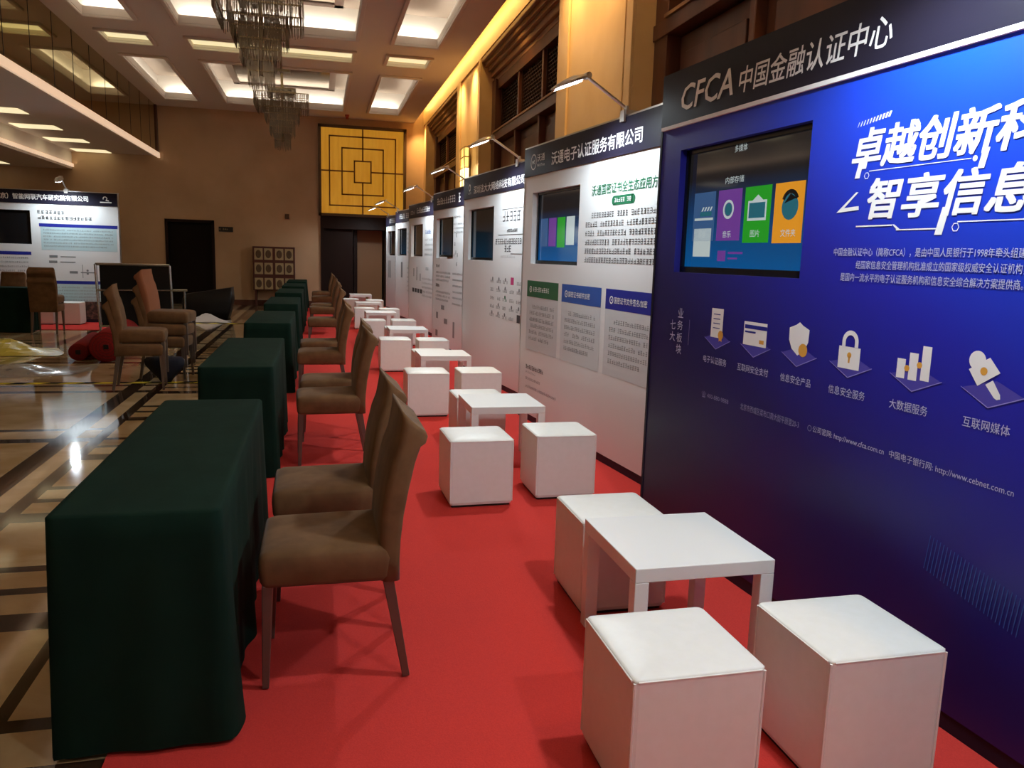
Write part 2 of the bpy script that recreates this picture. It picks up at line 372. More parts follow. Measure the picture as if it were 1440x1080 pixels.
for o, j, k in lamps: o['label'] = 'flat ceiling light panel %s, %s' % (CN[j], rown[k])
for k in range(4):        # bronze mirror panel in the tray of each middle coffer
    yc = 19.02 - 6.95 * k
    if yc < 0: continue
    bm = BM(); box(bm, -1.80, 0.32, yc - 1.75, yc + 1.75, 5.44, 5.46)
    o = struct('trim_mirror', bm, 'tray_mirror')
    bm = BM()
    for (p, q, r, s) in ((-1.92, 0.44, yc - 1.87, yc - 1.73), (-1.92, 0.44, yc + 1.73, yc + 1.87), (-1.92, -1.78, yc - 1.87, yc + 1.87), (0.30, 0.44, yc - 1.87, yc + 1.87)):
        box(bm, p, q, r, s, 5.42, 5.58)
    build('mirror_frame', bm, 'ceiling', o)

# window wall: cove, frieze, pilasters and lattice windows
bm = BM(); box(bm, XR, XR + 0.15, YB, YF, 0, 5.65); struct('wall_right', bm, 'gold_marble')
bm = BM(); box(bm, 2.86, XR, YB, YF, 4.98, 5.62); struct('trim_2', bm, 'gold_marble', label='frieze lit by the cove')
o = area('cove_light', (2.66, (YB + YF) / 2, 5.42), (0, -0.95, 0), 0.10, YF - YB, E_COVE, (1.0, 0.60, 0.17))
for (yc, e_) in ((1.2, 1.0), (7.9, 1.0), (9.0, 1.0), (15.1, 1.0), (16.4, 1.0), (22.1, 0.9), (4.8, 0.25), (12.1, 0.25), (19.4, 0.25)):  # added warm spots, brighten the pilasters and faintly the window bays
    l = bpy.data.lights.new('added_wall_wash', 'SPOT'); l.energy = 215 * e_; l.color = (1.0, 0.62, 0.24); l.spot_size = math.radians(110); l.spot_blend = 1.0; l.shadow_soft_size = 0.06
    lo = bpy.data.objects.new('added_wall_wash', l); link(lo); lo.location = (2.55, yc, 5.03)
    lo.rotation_euler = Vector((0.38, 0, -1.0)).to_track_quat('-Z', 'Y').to_euler()
PIL = ((0.0, 2.35), (7.25, 9.65), (14.50, 16.95), (21.80, 22.5))
for i, (a, b) in enumerate(PIL):
    bm = BM(); box(bm, 2.88, XR, a, b, 0, 4.98)
    box(bm, 2.85, 2.88, a, a + 0.14, 0, 4.98)
    if b < 22: box(bm, 2.85, 2.88, b - 0.40, b, 0, 4.98)
    for q in (a + 0.17, a + 0.23): box(bm, 2.865, 2.88, q, q + 0.03, 0, 4.98)
    struct('trim_%d' % (3 + i), bm, 'gold_marble', bevel=0.006)
BAY = ((-5.0, 0.0), (2.35, 7.25), (9.65, 14.50), (16.95, 21.80))
for i, (a, b) in enumerate(BAY):
    bm = BM()
    for (x, z0_, z1_) in ((2.87, 4.90, 4.98), (2.93, 4.83, 4.91), (2.99, 4.76, 4.84), (3.05, 4.66, 4.77), (3.11, 4.58, 4.67)):
        box(bm, x, XR, a, b, z0_, z1_)
    struct('trim_%d' % (7 + i), bm, 'cornice_wood', bevel=0.012)
    bm = BM(); box(bm, 3.27, 3.299, a, b, 0, 4.6)
    w = struct('window_%d' % (i + 1), bm, 'black_void')
    fr = BM()
    zs = 3.66
    box(fr, 3.08, 3.27, a, a + 0.28, 0, 4.6); box(fr, 3.08, 3.27, b - 0.28, b, 0, 4.6)
    box(fr, 3.12, 3.27, a, b, 4.42, 4.6)
    box(fr, 3.06, 3.27, a, b, zs - 0.14, zs)
    n = 3; ins = (b - a - 0.56) / n
    for q in range(1, n): box(fr, 3.14, 3.27, a + 0.28 + ins * q - 0.04, a + 0.28 + ins * q + 0.04, zs, 4.45)
    build('window_frame', fr, 'dark_wood', w, bevel=0.006)
    sr_ = BM(); box(sr_, 3.04, 3.14, a + 0.28, b - 0.28, zs, zs + 0.03); build('window_sill', sr_, 'cornice_wood', w)
    for q in range(n):
        la = BM(); p0, p1 = a + 0.28 + ins * q + 0.06, a + 0.28 + ins * (q + 1) - 0.06
        z = zs + 0.07; row = 0
        while z < 4.38:
            box(la, 3.20, 3.225, p0, p1, z, z + 0.012)
            yq = p0 + (0.06 if row % 2 else 0.12)
            while yq < p1:
                box(la, 3.20, 3.22, yq, yq + 0.012, z, z + 0.055); yq += 0.12
            z += 0.055; row += 1
        for (y_, w_) in ((p0, 0.03), (p1 - 0.03, 0.03)): box(la, 3.18, 3.25, y_, y_ + w_, zs, 4.42)
        build('lattice', la, 'lattice_wood', w)
    pn = BM()
    for q in range(n):
        p0, p1 = a + 0.28 + ins * q + 0.04, a + 0.28 + ins * (q + 1) - 0.04
        box(pn, 3.20, 3.27, p0, p1, 0.05, zs - 0.16)
        box(pn, 3.17, 3.20, p0 + 0.16, p1 - 0.16, 2.75, zs - 0.32)
        box(pn, 3.10, 3.27, p0 - 0.08, p0, 0, zs)
    build('window_panel', pn, 'dark_wood', w, bevel=0.01)

# mirrored bulkhead and the low soffit over the other side of the hall
bm = BM(); box(bm, XM - 0.05, XM, YB, YF, 3.86, 5.62); bulk = struct('wall_bulkhead', bm, 'mirror')
bm = BM(); y = 21.6
while y > YB: box(bm, XM - 0.001, XM + 0.004, y, y + 0.012, 3.88, 5.04); y -= 1.05
build('mirror_joint', bm, 'dark_metal', bulk)
bm = BM(); box(bm, XM - 0.02, XM + 0.03, YF - 0.14, YF, 3.86, 5.05); build('mirror_end', bm, 'dark_wood', bulk)
bm = BM(); box(bm, -6.0, XM, YB, YF, 3.80, 3.86); struct('ceiling_soffit', bm, 'ceiling')
bm = BM(); box(bm, XM, XM + 0.05, YB, YF, 3.75, 3.875); struct('trim_11', bm, 'cove_lit_edge', label='peach lit edge of the low soffit')
bm = BM(); box(bm, -6.05, -6.0, YB, YF, 3.40, 3.86); box(bm, XL, -6.0, YB, YF, 3.36, 3.42); struct('ceiling_beam', bm, 'ceiling')
bm = BM(); box(bm, -6.0, -5.96, YB, YF, 3.41, 3.49); struct('trim_12', bm, 'cove_lit_edge', label='second peach lit edge')
area('soffit_cove', (-5.9, (YB + YF) / 2, 3.50), (0, PI - 0.4, 0), 0.05, YF - YB, 9, (1.0, 0.75, 0.5))
for k in range(10):
    yc = 22.0 - 1.98 * k + 0.15
    o = thing('soffit_light', 'small square light panel in the low soffit, number %d' % k, 'ceiling light', (-5.46, yc, 3.79), 0, 'square lights in the low soffit')
    od = ('nearest the far wall', 'second from the far wall', 'third from the far wall', 'fourth from the far wall', 'fifth from the far wall', 'sixth from the far wall', 'seventh from the far wall', 'eighth from the far wall', 'ninth from the far wall', 'tenth from the far wall')[k]
    o['label'] = 'square warm light panel in the low soffit, ' + od
    t = BM(); box(t, -0.40, 0.40, -0.29, 0.29, 0, 0.008); build('diffuser', t, 'soffit_light', o)
for k in range(3):
    o = thing('soffit_light', ('square light in the lowest soffit, by the far wall', 'square light in the lowest soffit, second from the far wall', 'square light in the lowest soffit, third from the far wall')[k], 'ceiling light', (-7.6, 21.6 - 2.6 * k, 3.35), 0, 'lights of the lowest soffit')
    t = BM(); box(t, -0.40, 0.40, -0.29, 0.29, 0, 0.008); build('diffuser', t, 'soffit_light', o)

# amber lattice panel above the second doorway
pa = thing('backlit_panel', 'glowing amber panel with brown nested-square lattice above the dark doorway', 'wall panel', ((PNL[0] + PNL[1]) / 2, YF - 0.07, PNL[2]))
w2, hh = (PNL[1] - PNL[0]) / 2, PNL[3] - PNL[2]
bm = BM(); box(bm, -w2 + 0.05, w2 - 0.05, 0.0, 0.065, 0.05, hh - 0.05); build('glowing_sheet', bm, 'amber', pa)
bm = BM(); box(bm, -w2, w2, -0.05, 0.065, 0, 0.07); box(bm, -w2, w2, -0.05, 0.065, hh - 0.08, hh); box(bm, -w2, -w2 + 0.08, -0.05, 0.065, 0, hh); box(bm, w2 - 0.08, w2, -0.05, 0.065, 0, hh)
build('panel_frame', bm, 'carved', pa)
bm = BM(); zc = hh / 2
def ring(bm, hx, hz, t):
    box(bm, -hx, hx, -0.02, 0, zc - hz, zc - hz + t); box(bm, -hx, hx, -0.02, 0, zc + hz - t, zc + hz)
    box(bm, -hx, -hx + t, -0.02, 0, zc - hz, zc + hz); box(bm, hx - t, hx, -0.02, 0, zc - hz, zc + hz)
ring(bm, 0.24, 0.30, 0.035); ring(bm, 0.57, 0.63, 0.035); ring(bm, 0.90, 0.93, 0.035)
for (p, q) in ((0.30, hh / 2 - 0.05),):
    box(bm, -0.018, 0.018, -0.02, 0, zc + p, zc + q); box(bm, -0.018, 0.018, -0.02, 0, zc - q, zc - p)
    box(bm, 0.24, w2 - 0.05, -0.02, 0, zc - 0.018, zc + 0.018); box(bm, -w2 + 0.05, -0.24, -0.02, 0, zc - 0.018, zc + 0.018)
build('lattice', bm, 'lattice_line', pa)

# ------------------------------------------------------------------ tables under green cloths
def cloth_mesh(hx, hy, h, seed):
    rnd = random.Random(seed)
    bm = BM(); r = 0.03; P = []
    def arc(cx, cy_, a0):
        return [(cx + r * math.cos(a0 + PI / 2 * i / 4), cy_ + r * math.sin(a0 + PI / 2 * i / 4), math.cos(a0 + PI / 2 * i / 4), math.sin(a0 + PI / 2 * i / 4)) for i in range(5)]
    def side(a, b, n_, nx, ny):
        return [(a[0] + (b[0] - a[0]) * i / n_, a[1] + (b[1] - a[1]) * i / n_, nx, ny) for i in range(1, n_)]
    x, y = hx - r, hy - r
    P += arc(x, y, 0); P += side((x, hy), (-x, hy), 20, 0, 1); P += arc(-x, y, PI / 2); P += side((-hx, y), (-hx, -y), 90, -1, 0)
    P += arc(-x, -y, PI); P += side((-x, -hy), (x, -hy), 24, 0, -1); P += arc(x, -y, -PI / 2); P += side((hx, -y), (hx, y), 90, 1, 0)
    n = len(P); L = [0.0]
    for i in range(1, n): L.append(L[-1] + math.dist(P[i][:2], P[i - 1][:2]))
    ph = [rnd.uniform(0, 6.28) for _ in range(6)]; fr = [rnd.uniform(8, 11), rnd.uniform(17, 22), rnd.uniform(30, 38)]
    def fold(i, k):
        s = L[i]; px, py, nx, ny = P[i]
        amp = 0.013 + 0.012 * (nx > 0.5)
        ends = max(0, abs(py) - hy + 0.35) / 0.35
        f = math.sin(fr[0] * s + ph[0] + 0.7 * k) * 0.55 + math.sin(fr[1] * s + ph[1]) * 0.35 + math.sin(fr[2] * s + ph[2] + 2 * k) * 0.2
        cor = 0.03 * ends * (1 if abs(nx) > 0.5 else 0.25)
        return (amp * f + cor * (0.5 + 0.5 * math.sin(24 * s + ph[3])) + 0.010) * k
    rings = []
    for (ins, z) in ((0.024, h), (0.008, h - 0.0012), (0.0, h - 0.008)):
        rings.append([(p[0] - p[2] * ins, p[1] - p[3] * ins, z) for p in P])
    for k in range(1, 11):
        t = k / 10; z = (h - 0.008) * (1 - t) + 0.016 * t
        row = []
        for i, p in enumerate(P):
            d = fold(i, t ** 1.1); hem = 0.012 * math.sin(3.1 * L[i] + ph[2]) * (t > 0.95)
            row.append((p[0] + p[2] * d, p[1] + p[3] * d, max(0.012, z + hem)))
        rings.append(row)
    loft(bm, rings[::-1], cap=False)
    vs = [v for v in bm.verts if abs(v.co.z - h) < 0.004]
    last = [bm.verts[i] for i in ()]
    bm.verts.ensure_lookup_table()
    top = bm.verts[-n:] if False else list(bm.verts)[-n:]
    bm.faces.new(top)
    return bm
TY = ((2.325, 4.13), (5.27, 7.06), (8.49, 10.24), (11.58, 13.33), (14.60, 16.35), (17.30, 19.05), (19.95, 21.60))
ORD = ('first', 'second', 'third', 'fourth', 'fifth', 'sixth', 'seventh')
for i, (a, b) in enumerate(TY):
    o = build('draped_table', cloth_mesh(0.233, (b - a) / 2, 0.75, 11 + i), 'green_cloth', smooth=True)
    o.location = (-0.515 - 0.006 * i * (i < 2), (a + b) / 2, 0)
    tag(o, 'long table under a dark green cloth, %s from the camera end of the row' % ORD[i], 'table', 'green tables along the red carpet')

# ------------------------------------------------------------------ brown chairs
def rrect(xc, yc, hx, hy, z, r=0.02, k=3):
    out = []
    for (sx2, sy2, a0) in ((1, 1, 0), (-1, 1, PI / 2), (-1, -1, PI), (1, -1, 1.5 * PI)):
        for i in range(k + 1):
            a = a0 + PI / 2 * i / k
            out.append((xc + sx2 * (hx - r) + r * math.cos(a), yc + sy2 * (hy - r) + r * math.sin(a), z))
    return out
def make_chair(name, label, group, back='velvet'):
    t = thing(name, label, 'chair', group=group)
    bm = BM()      # seat: faces -x
    R_ = []
    for (z, ins) in ((0.366, 0.03), (0.372, 0.012), (0.39, 0.004), (0.455, 0.0), (0.480, 0.002), (0.494, 0.008), (0.501, 0.022), (0.505, 0.05), (0.507, 0.11)):
        ring_ = rrect(0.02, 0, 0.225 - ins, 0.212 - ins, z, max(0.012, 0.028 - ins * 0.1))
        R_.append([(x, y, zz - (0.012 * max(0, -x - 0.08) / 0.13 if zz > 0.42 else 0)) for (x, y, zz) in ring_])
    loft(bm, R_)
    build('seat', bm, 'velvet', t, smooth=True)
    bm = BM(); R_ = []
    prof = ((0.368, 0.222, 0.036, 0.205), (0.45, 0.218, 0.038, 0.208), (0.52, 0.220, 0.039, 0.209), (0.62, 0.229, 0.041, 0.210), (0.72, 0.246, 0.043, 0.210), (0.82, 0.270, 0.043, 0.208),
            (0.89, 0.293, 0.042, 0.205), (0.930, 0.310, 0.045, 0.203), (0.955, 0.316, 0.047, 0.201), (0.975, 0.312, 0.043, 0.198), (0.990, 0.300, 0.030, 0.192), (0.996, 0.290, 0.014, 0.180))
    for (z, xc, hx, hy) in [(0.368 + (p[0] - 0.368) * 0.925, 0.222 + (p[1] - 0.222) * 0.88, p[2] * 0.95, p[3]) for p in prof]:
        ring_ = rrect(xc, 0, hx, hy, z, min(0.022, hx * 0.9))
        R_.append([(x + 0.25 * 0.0 + 0.35 * y * y, y, zz - (0.028 * (x - xc) / max(hx, 0.02) if z > 0.88 else 0) - 0.25 * y * y * (z > 0.85)) for (x, y, zz) in ring_])
    loft(bm, R_); build('backrest', bm, back, t, smooth=True)
    for sy2 in (-1, 1):
        bm = BM(); bar(bm, (-0.175, sy2 * 0.178, 0.375), (-0.188, sy2 * 0.182, 0.004), 0.026, 0.016); build('leg', bm, 'chair_leg', t, bevel=0.003)
    for sy2 in (-1, 1):
        bm = BM(); bar(bm, (0.222, sy2 * 0.178, 0.40), (0.292, sy2 * 0.185, 0.004), 0.028, 0.018); build('leg', bm, 'chair_leg', t, bevel=0.003)
    return t
GA = 'brown chairs at the green tables'
chair = make_chair('dining_chair', 'brown velvet dining chair at the first green table, first of the aisle row', GA)
CH = [(0.0, 2.80, 0.0), (0.005, 3.50, 0.01), (0.045, 5.72, 0.03), (0.06, 6.42, -0.02), (-0.005, 8.22, 0.0), (0.0, 9.12, 0.02), (0.045, 12.25, 0.0), (0.05, 14.75, 0.03), (0.06, 15.60, 0.0), (0.06, 18.2, 0.02), (0.05, 20.4, 0.0)]
CL = ['at the first green table, first of the two', 'at the first green table, second of the two', 'at the second green table, first of the two', 'at the second green table, second of the two', 'at the third green table, first of the two',
      'at the third green table, second of the two', 'alone at the fourth green table', 'at the fifth green table, first of the two', 'at the fifth green table, second of the two', 'alone at the sixth green table', 'alone at the seventh green table']
for i, ((x, y, rz), l) in enumerate(zip(CH, CL)):
    lab = 'brown velvet dining chair ' + l
    if i == 0: chair.location = (x, y, 0.010); chair['label'] = lab
    else: dup(chair, (x, y, 0.010), rz, lab)

# stacked chairs standing on the marble, turned the other way
schair = make_chair('dining_chair', 'x', 'stacked brown chairs on the marble', 'velvet')
SN = ('lowest', 'middle', 'third', 'topmost')
first = True
for (bx, by, rz, n, dz, dx, nm) in ((-1.80, 8.98, PI + 0.10, 2, 0.139, 0.02, 'low front stack of two on the marble'), (-1.66, 9.72, PI - 0.10, 3, 0.139, 0.02, 'tall stack of three beside the red carpet roll'),
                                    (-4.42, 14.72, PI / 2 + PI + 0.05, 2, 0.139, -0.02, 'dark stack by the white-panelled booth across the hall')):
    for k in range(n):
        pos = (bx + dx * k * (1 if dx > 0 else 0.2), by + (0 if dx > 0 else 0.03 * k), dz * k)
        lab = '%s brown chair of the %s' % (SN[3] if k == n - 1 else SN[k], nm)
        if first: schair.location = pos; schair.rotation_euler.z = rz; schair['label'] = lab; first = False; c = schair
        else: c = dup(schair, pos, rz, lab)
        if n == 3 and k == 2:
            for ch in c.children:
                if ch.name.startswith('backrest'):
                    ch.data = ch.data.copy(); ch.data.materials[0] = M['orange_lit_velvet']; ch['label'] = 'rust orange backrest'

# ------------------------------------------------------------------ white cube stools and low tables
def make_stool():
    t = thing('cube_stool', 'x', 'stool', group='white cube stools')
    bm = BM(); h = 0.1925
    loft(bm, [rrect(0, 0, h - 0.006, h - 0.006, 0.014, 0.014), rrect(0, 0, h, h, 0.03, 0.016), rrect(0, 0, h, h, 0.2, 0.016), rrect(0, 0, h + 0.0005, h + 0.0005, 0.401, 0.016)])
    build('body', bm, 'leather', t, smooth=False)
    bm = BM(); R_ = []
    for (z, ins) in ((0.400, 0.0), (0.403, 0.0), (0.4055, 0.0008), (0.4085, 0.003), (0.411, 0.009), (0.416, 0.035), (0.421, 0.09), (0.423, 0.14)):
        R_.append(rrect(0, 0, h + 0.001 - ins, h + 0.001 - ins, z, max(0.016, 0.018 - ins * 0.1), 4))
    loft(bm, R_); build('top_cushion', bm, 'leather', t, smooth=True)
    bm = BM(); e = h - 0.012
    loft(bm, [rrect(0, 0, e, e, 0.0, 0.012), rrect(0, 0, e, e, 0.016, 0.012)]); build('base', bm, 'dark_metal', t)
    bm = BM()
    for (sx2, sy2) in ((1, 1), (1, -1), (-1, 1), (-1, -1)):
        bar(bm, (sx2 * (h - 0.003), sy2 * (h - 0.003), 0.03), (sx2 * (h - 0.003), sy2 * (h - 0.003), 0.40), 0.0045, n=6)
    q = h + 0.001
    for (p0, p1) in (((-q, -q), (q, -q)), ((q, -q), (q, q)), ((q, q), (-q, q)), ((-q, q), (-q, -q))):
        k = 0.93; bar(bm, (p0[0] * (k if p0[0] != p1[0] else 1), p0[1] * (k if p0[1] != p1[1] else 1), 0.403), (p1[0] * (k if p0[0] != p1[0] else 1), p1[1] * (k if p0[1] != p1[1] else 1), 0.403), 0.003, n=6)
    build('piping', bm, 'leather', t)
    return t
def make_low_table():
    t = thing('low_table', 'x', 'table', group='white low tables')
    bm = BM(); box(bm, -0.267, 0.267, -0.268, 0.268, 0.398, 0.45); build('table_top', bm, 'laminate', t, bevel=0.003)
    for sx2 in (-1, 1):
        for sy2 in (-1, 1):
            bm = BM(); x, y = sx2 * 0.241, sy2 * 0.242; box(bm, x - 0.026, x + 0.026, y - 0.026, y + 0.026, 0, 0.398); build('leg', bm, 'laminate', t, bevel=0.003)
    return t
stool = make_stool(); low = make_low_table(); fs = ft = True
ST = [  # aisle stool (x0, y0), booth-side stool, low table, stool behind the table
    ((0.790, 1.757, 0.0), (1.372, 1.750, 0.0), (1.045, 2.365, 0.0), (1.062, 2.955, 0.0)),
    ((0.745, 4.455, 0.02), (1.300, 4.530, 0.0), (1.028, 5.265, 0.0), (1.03, 5.86, 0.0)),
    ((0.790, 7.12, 0.0), (1.292, 7.145, 0.0), (1.026, 8.055, 0.0), (1.04, 8.66, 0.0)),
    ((0.760, 9.96, 0.0), (1.235, 9.895, 0.0), (0.955, 10.925, 0.0), (0.96, 11.53, 0.0)),
    ((0.675, 12.81, 0.0), (1.170, 12.87, 0.0), (0.815, 14.03, 0.0), (0.84, 14.64, 0.0)),
    ((0.690, 15.63, 0.0), (1.165, 15.49, 0.0), (0.765, 16.78, 0.0), (0.78, 17.40, 0.0)),
    ((0.530, 18.65, 0.0), (1.075, 18.34, 0.0), (0.765, 20.00, 0.0), (0.80, 20.62, 0.0))]
for i, s in enumerate(ST):
    for j in (0, 1, 3):
        x, y, rz = s[j]; pos = (x + 0.192, y + 0.192, 0.010)
        lab = 'white cube stool %s the %s white low table, %s' % (('before', 'before', '', 'behind')[j], ORD[i], ('on the brown chairs side', 'on the booth side', '', 'partly hidden by it')[j])
        if fs: stool.location = pos; stool['label'] = lab; fs = False
        else: dup(stool, pos, rz, lab)
    x, y, rz = s[2]; pos = (x + 0.267, y + 0.268, 0.010); lab = 'square white low table with four straight legs, %s in line along the booths' % ORD[i]
    if ft: low.location = pos; low['label'] = lab; ft = False
    else: dup(low, pos, rz, lab)

# ------------------------------------------------------------------ lettering and print helpers (booth coordinates: u along, v up)
def text_bm(s, bold=0.0, shear=0.0, res=2, spacing=1.0):
    c = bpy.data.curves.new('lettering', 'FONT'); c.body = s; c.size = 1; c.offset = bold; c.shear = shear; c.resolution_u = res; c.space_character = spacing
    o = bpy.data.objects.new('lettering', c); COL.objects.link(o)
    me = bpy.data.meshes.new_from_object(o)
    bpy.data.objects.remove(o); bpy.data.curves.remove(c)
    return me
def letter(name, s, box_, mk, parent, bold=0.0, shear=0.0, res=2, y=-0.002, label=None, spacing=1.0):
    """fit text s into (u0, u1, v0, v1) on the face of a booth; bold thickens the strokes by shifted copies"""
    me = text_bm(s, 0.0, shear, res, spacing)
    xs_ = [v.co.x for v in me.vertices]; ys_ = [v.co.y for v in me.vertices]
    u0_, u1_, v0_, v1_ = box_; ax, bx, ay, by = min(xs_), max(xs_), min(ys_), max(ys_)
    d = bold * (v1_ - v0_)
    offs = [(0, 0)] if not bold else [(i * d, j * d * 0.7) for i in (-1, -0.33, 0.33, 1) for j in (-1, 0, 1)]
    vs_ = [Vector((u0_ + d + (x - ax) / (bx - ax) * (u1_ - u0_ - 2 * d), y, v0_ + d + (z - ay) / (by - ay) * (v1_ - v0_ - 2 * d))) for x, z in zip(xs_, ys_)]
    fs_ = [tuple(p.vertices) for p in me.polygons]; bpy.data.meshes.remove(me)
    V, F = [], []
    for n_, (ox, oz) in enumerate(offs):
        b_ = len(V); V += [v + Vector((ox, -0.00006 * n_, oz)) for v in vs_]; F += [tuple(i + b_ for i in f) for f in fs_]
    me = bpy.data.meshes.new(name); me.from_pydata(V, [], F); me.materials.append(M[mk])
    o = bpy.data.objects.new(name, me); link(o, parent)
    if label: o['label'] = label
    return o
def quad(bm, pts, y=-0.002, mi=0):
    bm.faces.new([bm.verts.new((p[0], y, p[1])) for p in pts]).material_index = mi
def rect(bm, u0_, u1_, v0_, v1_, y=-0.002, mi=0): quad(bm, ((u0_, v0_), (u1_, v0_), (u1_, v1_), (u0_, v1_)), y, mi)
def disc(bm, u, v, r, y=-0.002, mi=0, n=20, ry=None): quad(bm, [(u + r * math.cos(2 * PI * i / n), v + (ry or r) * math.sin(2 * PI * i / n)) for i in range(n)], y, mi)
def annulus(bm, u, v, r0_, r1_, y=-0.002, mi=0, n=24, a0=0.0, a1=2 * PI):
    for i in range(n):
        a, b = a0 + (a1 - a0) * i / n, a0 + (a1 - a0) * (i + 1) / n
        quad(bm, ((u + r0_ * math.cos(a), v + r0_ * math.sin(a)), (u + r1_ * math.cos(a), v + r1_ * math.sin(a)), (u + r1_ * math.cos(b), v + r1_ * math.sin(b)), (u + r0_ * math.cos(b), v + r0_ * math.sin(b))), y, mi)
def strokes(bm, u0_, u1_, v, h, rnd, y=-0.002, mi=0, fat=1.0, gap=0.12):
    """a line of small printed characters too blurred in the photo to read"""
    w = h * 0.95; u = u0_
    while u + w <= u1_ + 1e-6:
        if rnd.random() > 0.04:
            a = w * (1 - gap); t = h * 0.085 * fat
            for q in range(rnd.choice((2, 3, 3))):
                vv = v + h * (0.1 + 0.36 * q); s = rnd.uniform(0, 0.2) * a; rect(bm, u + s, u + a - rnd.uniform(0, 0.2) * a, vv, vv + t, y, mi)
            for q in range(rnd.choice((1, 2, 2))):
                uu = u + a * rnd.uniform(0.08, 0.85); rect(bm, uu, uu + t, v + rnd.uniform(0, 0.25) * h, v + h * rnd.uniform(0.75, 1.0), y, mi)
        u += w
def para(bm, u0_, u1_, v_top, pitch, n, h, rnd, indent=0.0, fat=1.0, mi=0, last=0.9):
    for k in range(n):
        strokes(bm, u0_ + (indent if k == 0 else 0), u0_ + (u1_ - u0_) * (last if k == n - 1 else 1), v_top - pitch * k - h, h, rnd, mi=mi, fat=fat)

def booth_panel(b, Wd, mk, hole=(0.20, 1.22, 1.437, 2.06)):
    u0_, u1_, v0_, v1_ = hole; H0, H1 = 0.06, 2.45
    bm = BM()
    box(bm, 0, u0_, 0, 0.06, H0, H1); box(bm, u1_, Wd, 0, 0.06, H0, H1); box(bm, u0_, u1_, 0, 0.06, H0, v0_); box(bm, u0_, u1_, 0, 0.06, v1_, H1)
    build('panel', bm, mk, b)
    bm = BM(); box(bm, 0.0, Wd, 0.004, 0.07, 0.0, 0.06); build('base_strip', bm, 'header_black', b)
    bm = BM(); box(bm, -0.02, 0.0, -0.004, 0.07, 0, H1); box(bm, Wd, Wd + 0.02, -0.004, 0.07, 0, H1); box(bm, -0.02, Wd + 0.02, -0.004, 0.07, H1, H1 + 0.015); build('edge_profile', bm, 'alu' if mk != 'blue_poster' else 'header_black', b)
def booth_header(b, Wd, v0_=2.195):
    bm = BM(); box(bm, 0.0, Wd, -0.012, 0.0, v0_, 2.45); return build('header_board', bm, 'header_black', b)
def booth_screen(b, mk, hole=(0.20, 1.22, 1.437, 2.06)):
    u0_, u1_, v0_, v1_ = hole
    bm = BM(); box(bm, u0_, u1_, 0.05, 0.075, v0_, v1_); s = build('screen', bm, mk, b)
    bm = BM(); t = 0.022
    box(bm, u0_, u1_, 0.035, 0.05, v0_, v0_ + t * 1.4); box(bm, u0_, u1_, 0.035, 0.05, v1_ - t, v1_); box(bm, u0_, u0_ + t, 0.035, 0.05, v0_, v1_); box(bm, u1_ - t, u1_, 0.035, 0.05, v0_, v1_)
    build('screen_frame', bm, 'bezel', s)
    return s
def booth(name_label, xy, ang, group='exhibition booths'):
    return thing('exhibition_booth', name_label, 'booth', (xy[0], xy[1], 0.010), -PI / 2 + math.radians(ang), group)
def tiles(s, u0_, pitch, w, vs, mats, hts, y=0.048):
    for i, (mk, h) in enumerate(zip(mats, hts)):
        bm = BM(); a = u0_ + pitch * i; v = vs
        rect(bm, a, a + w, v - h, v, y); o = build('app_tile', bm, mk, s)
        yield o, a, v, h
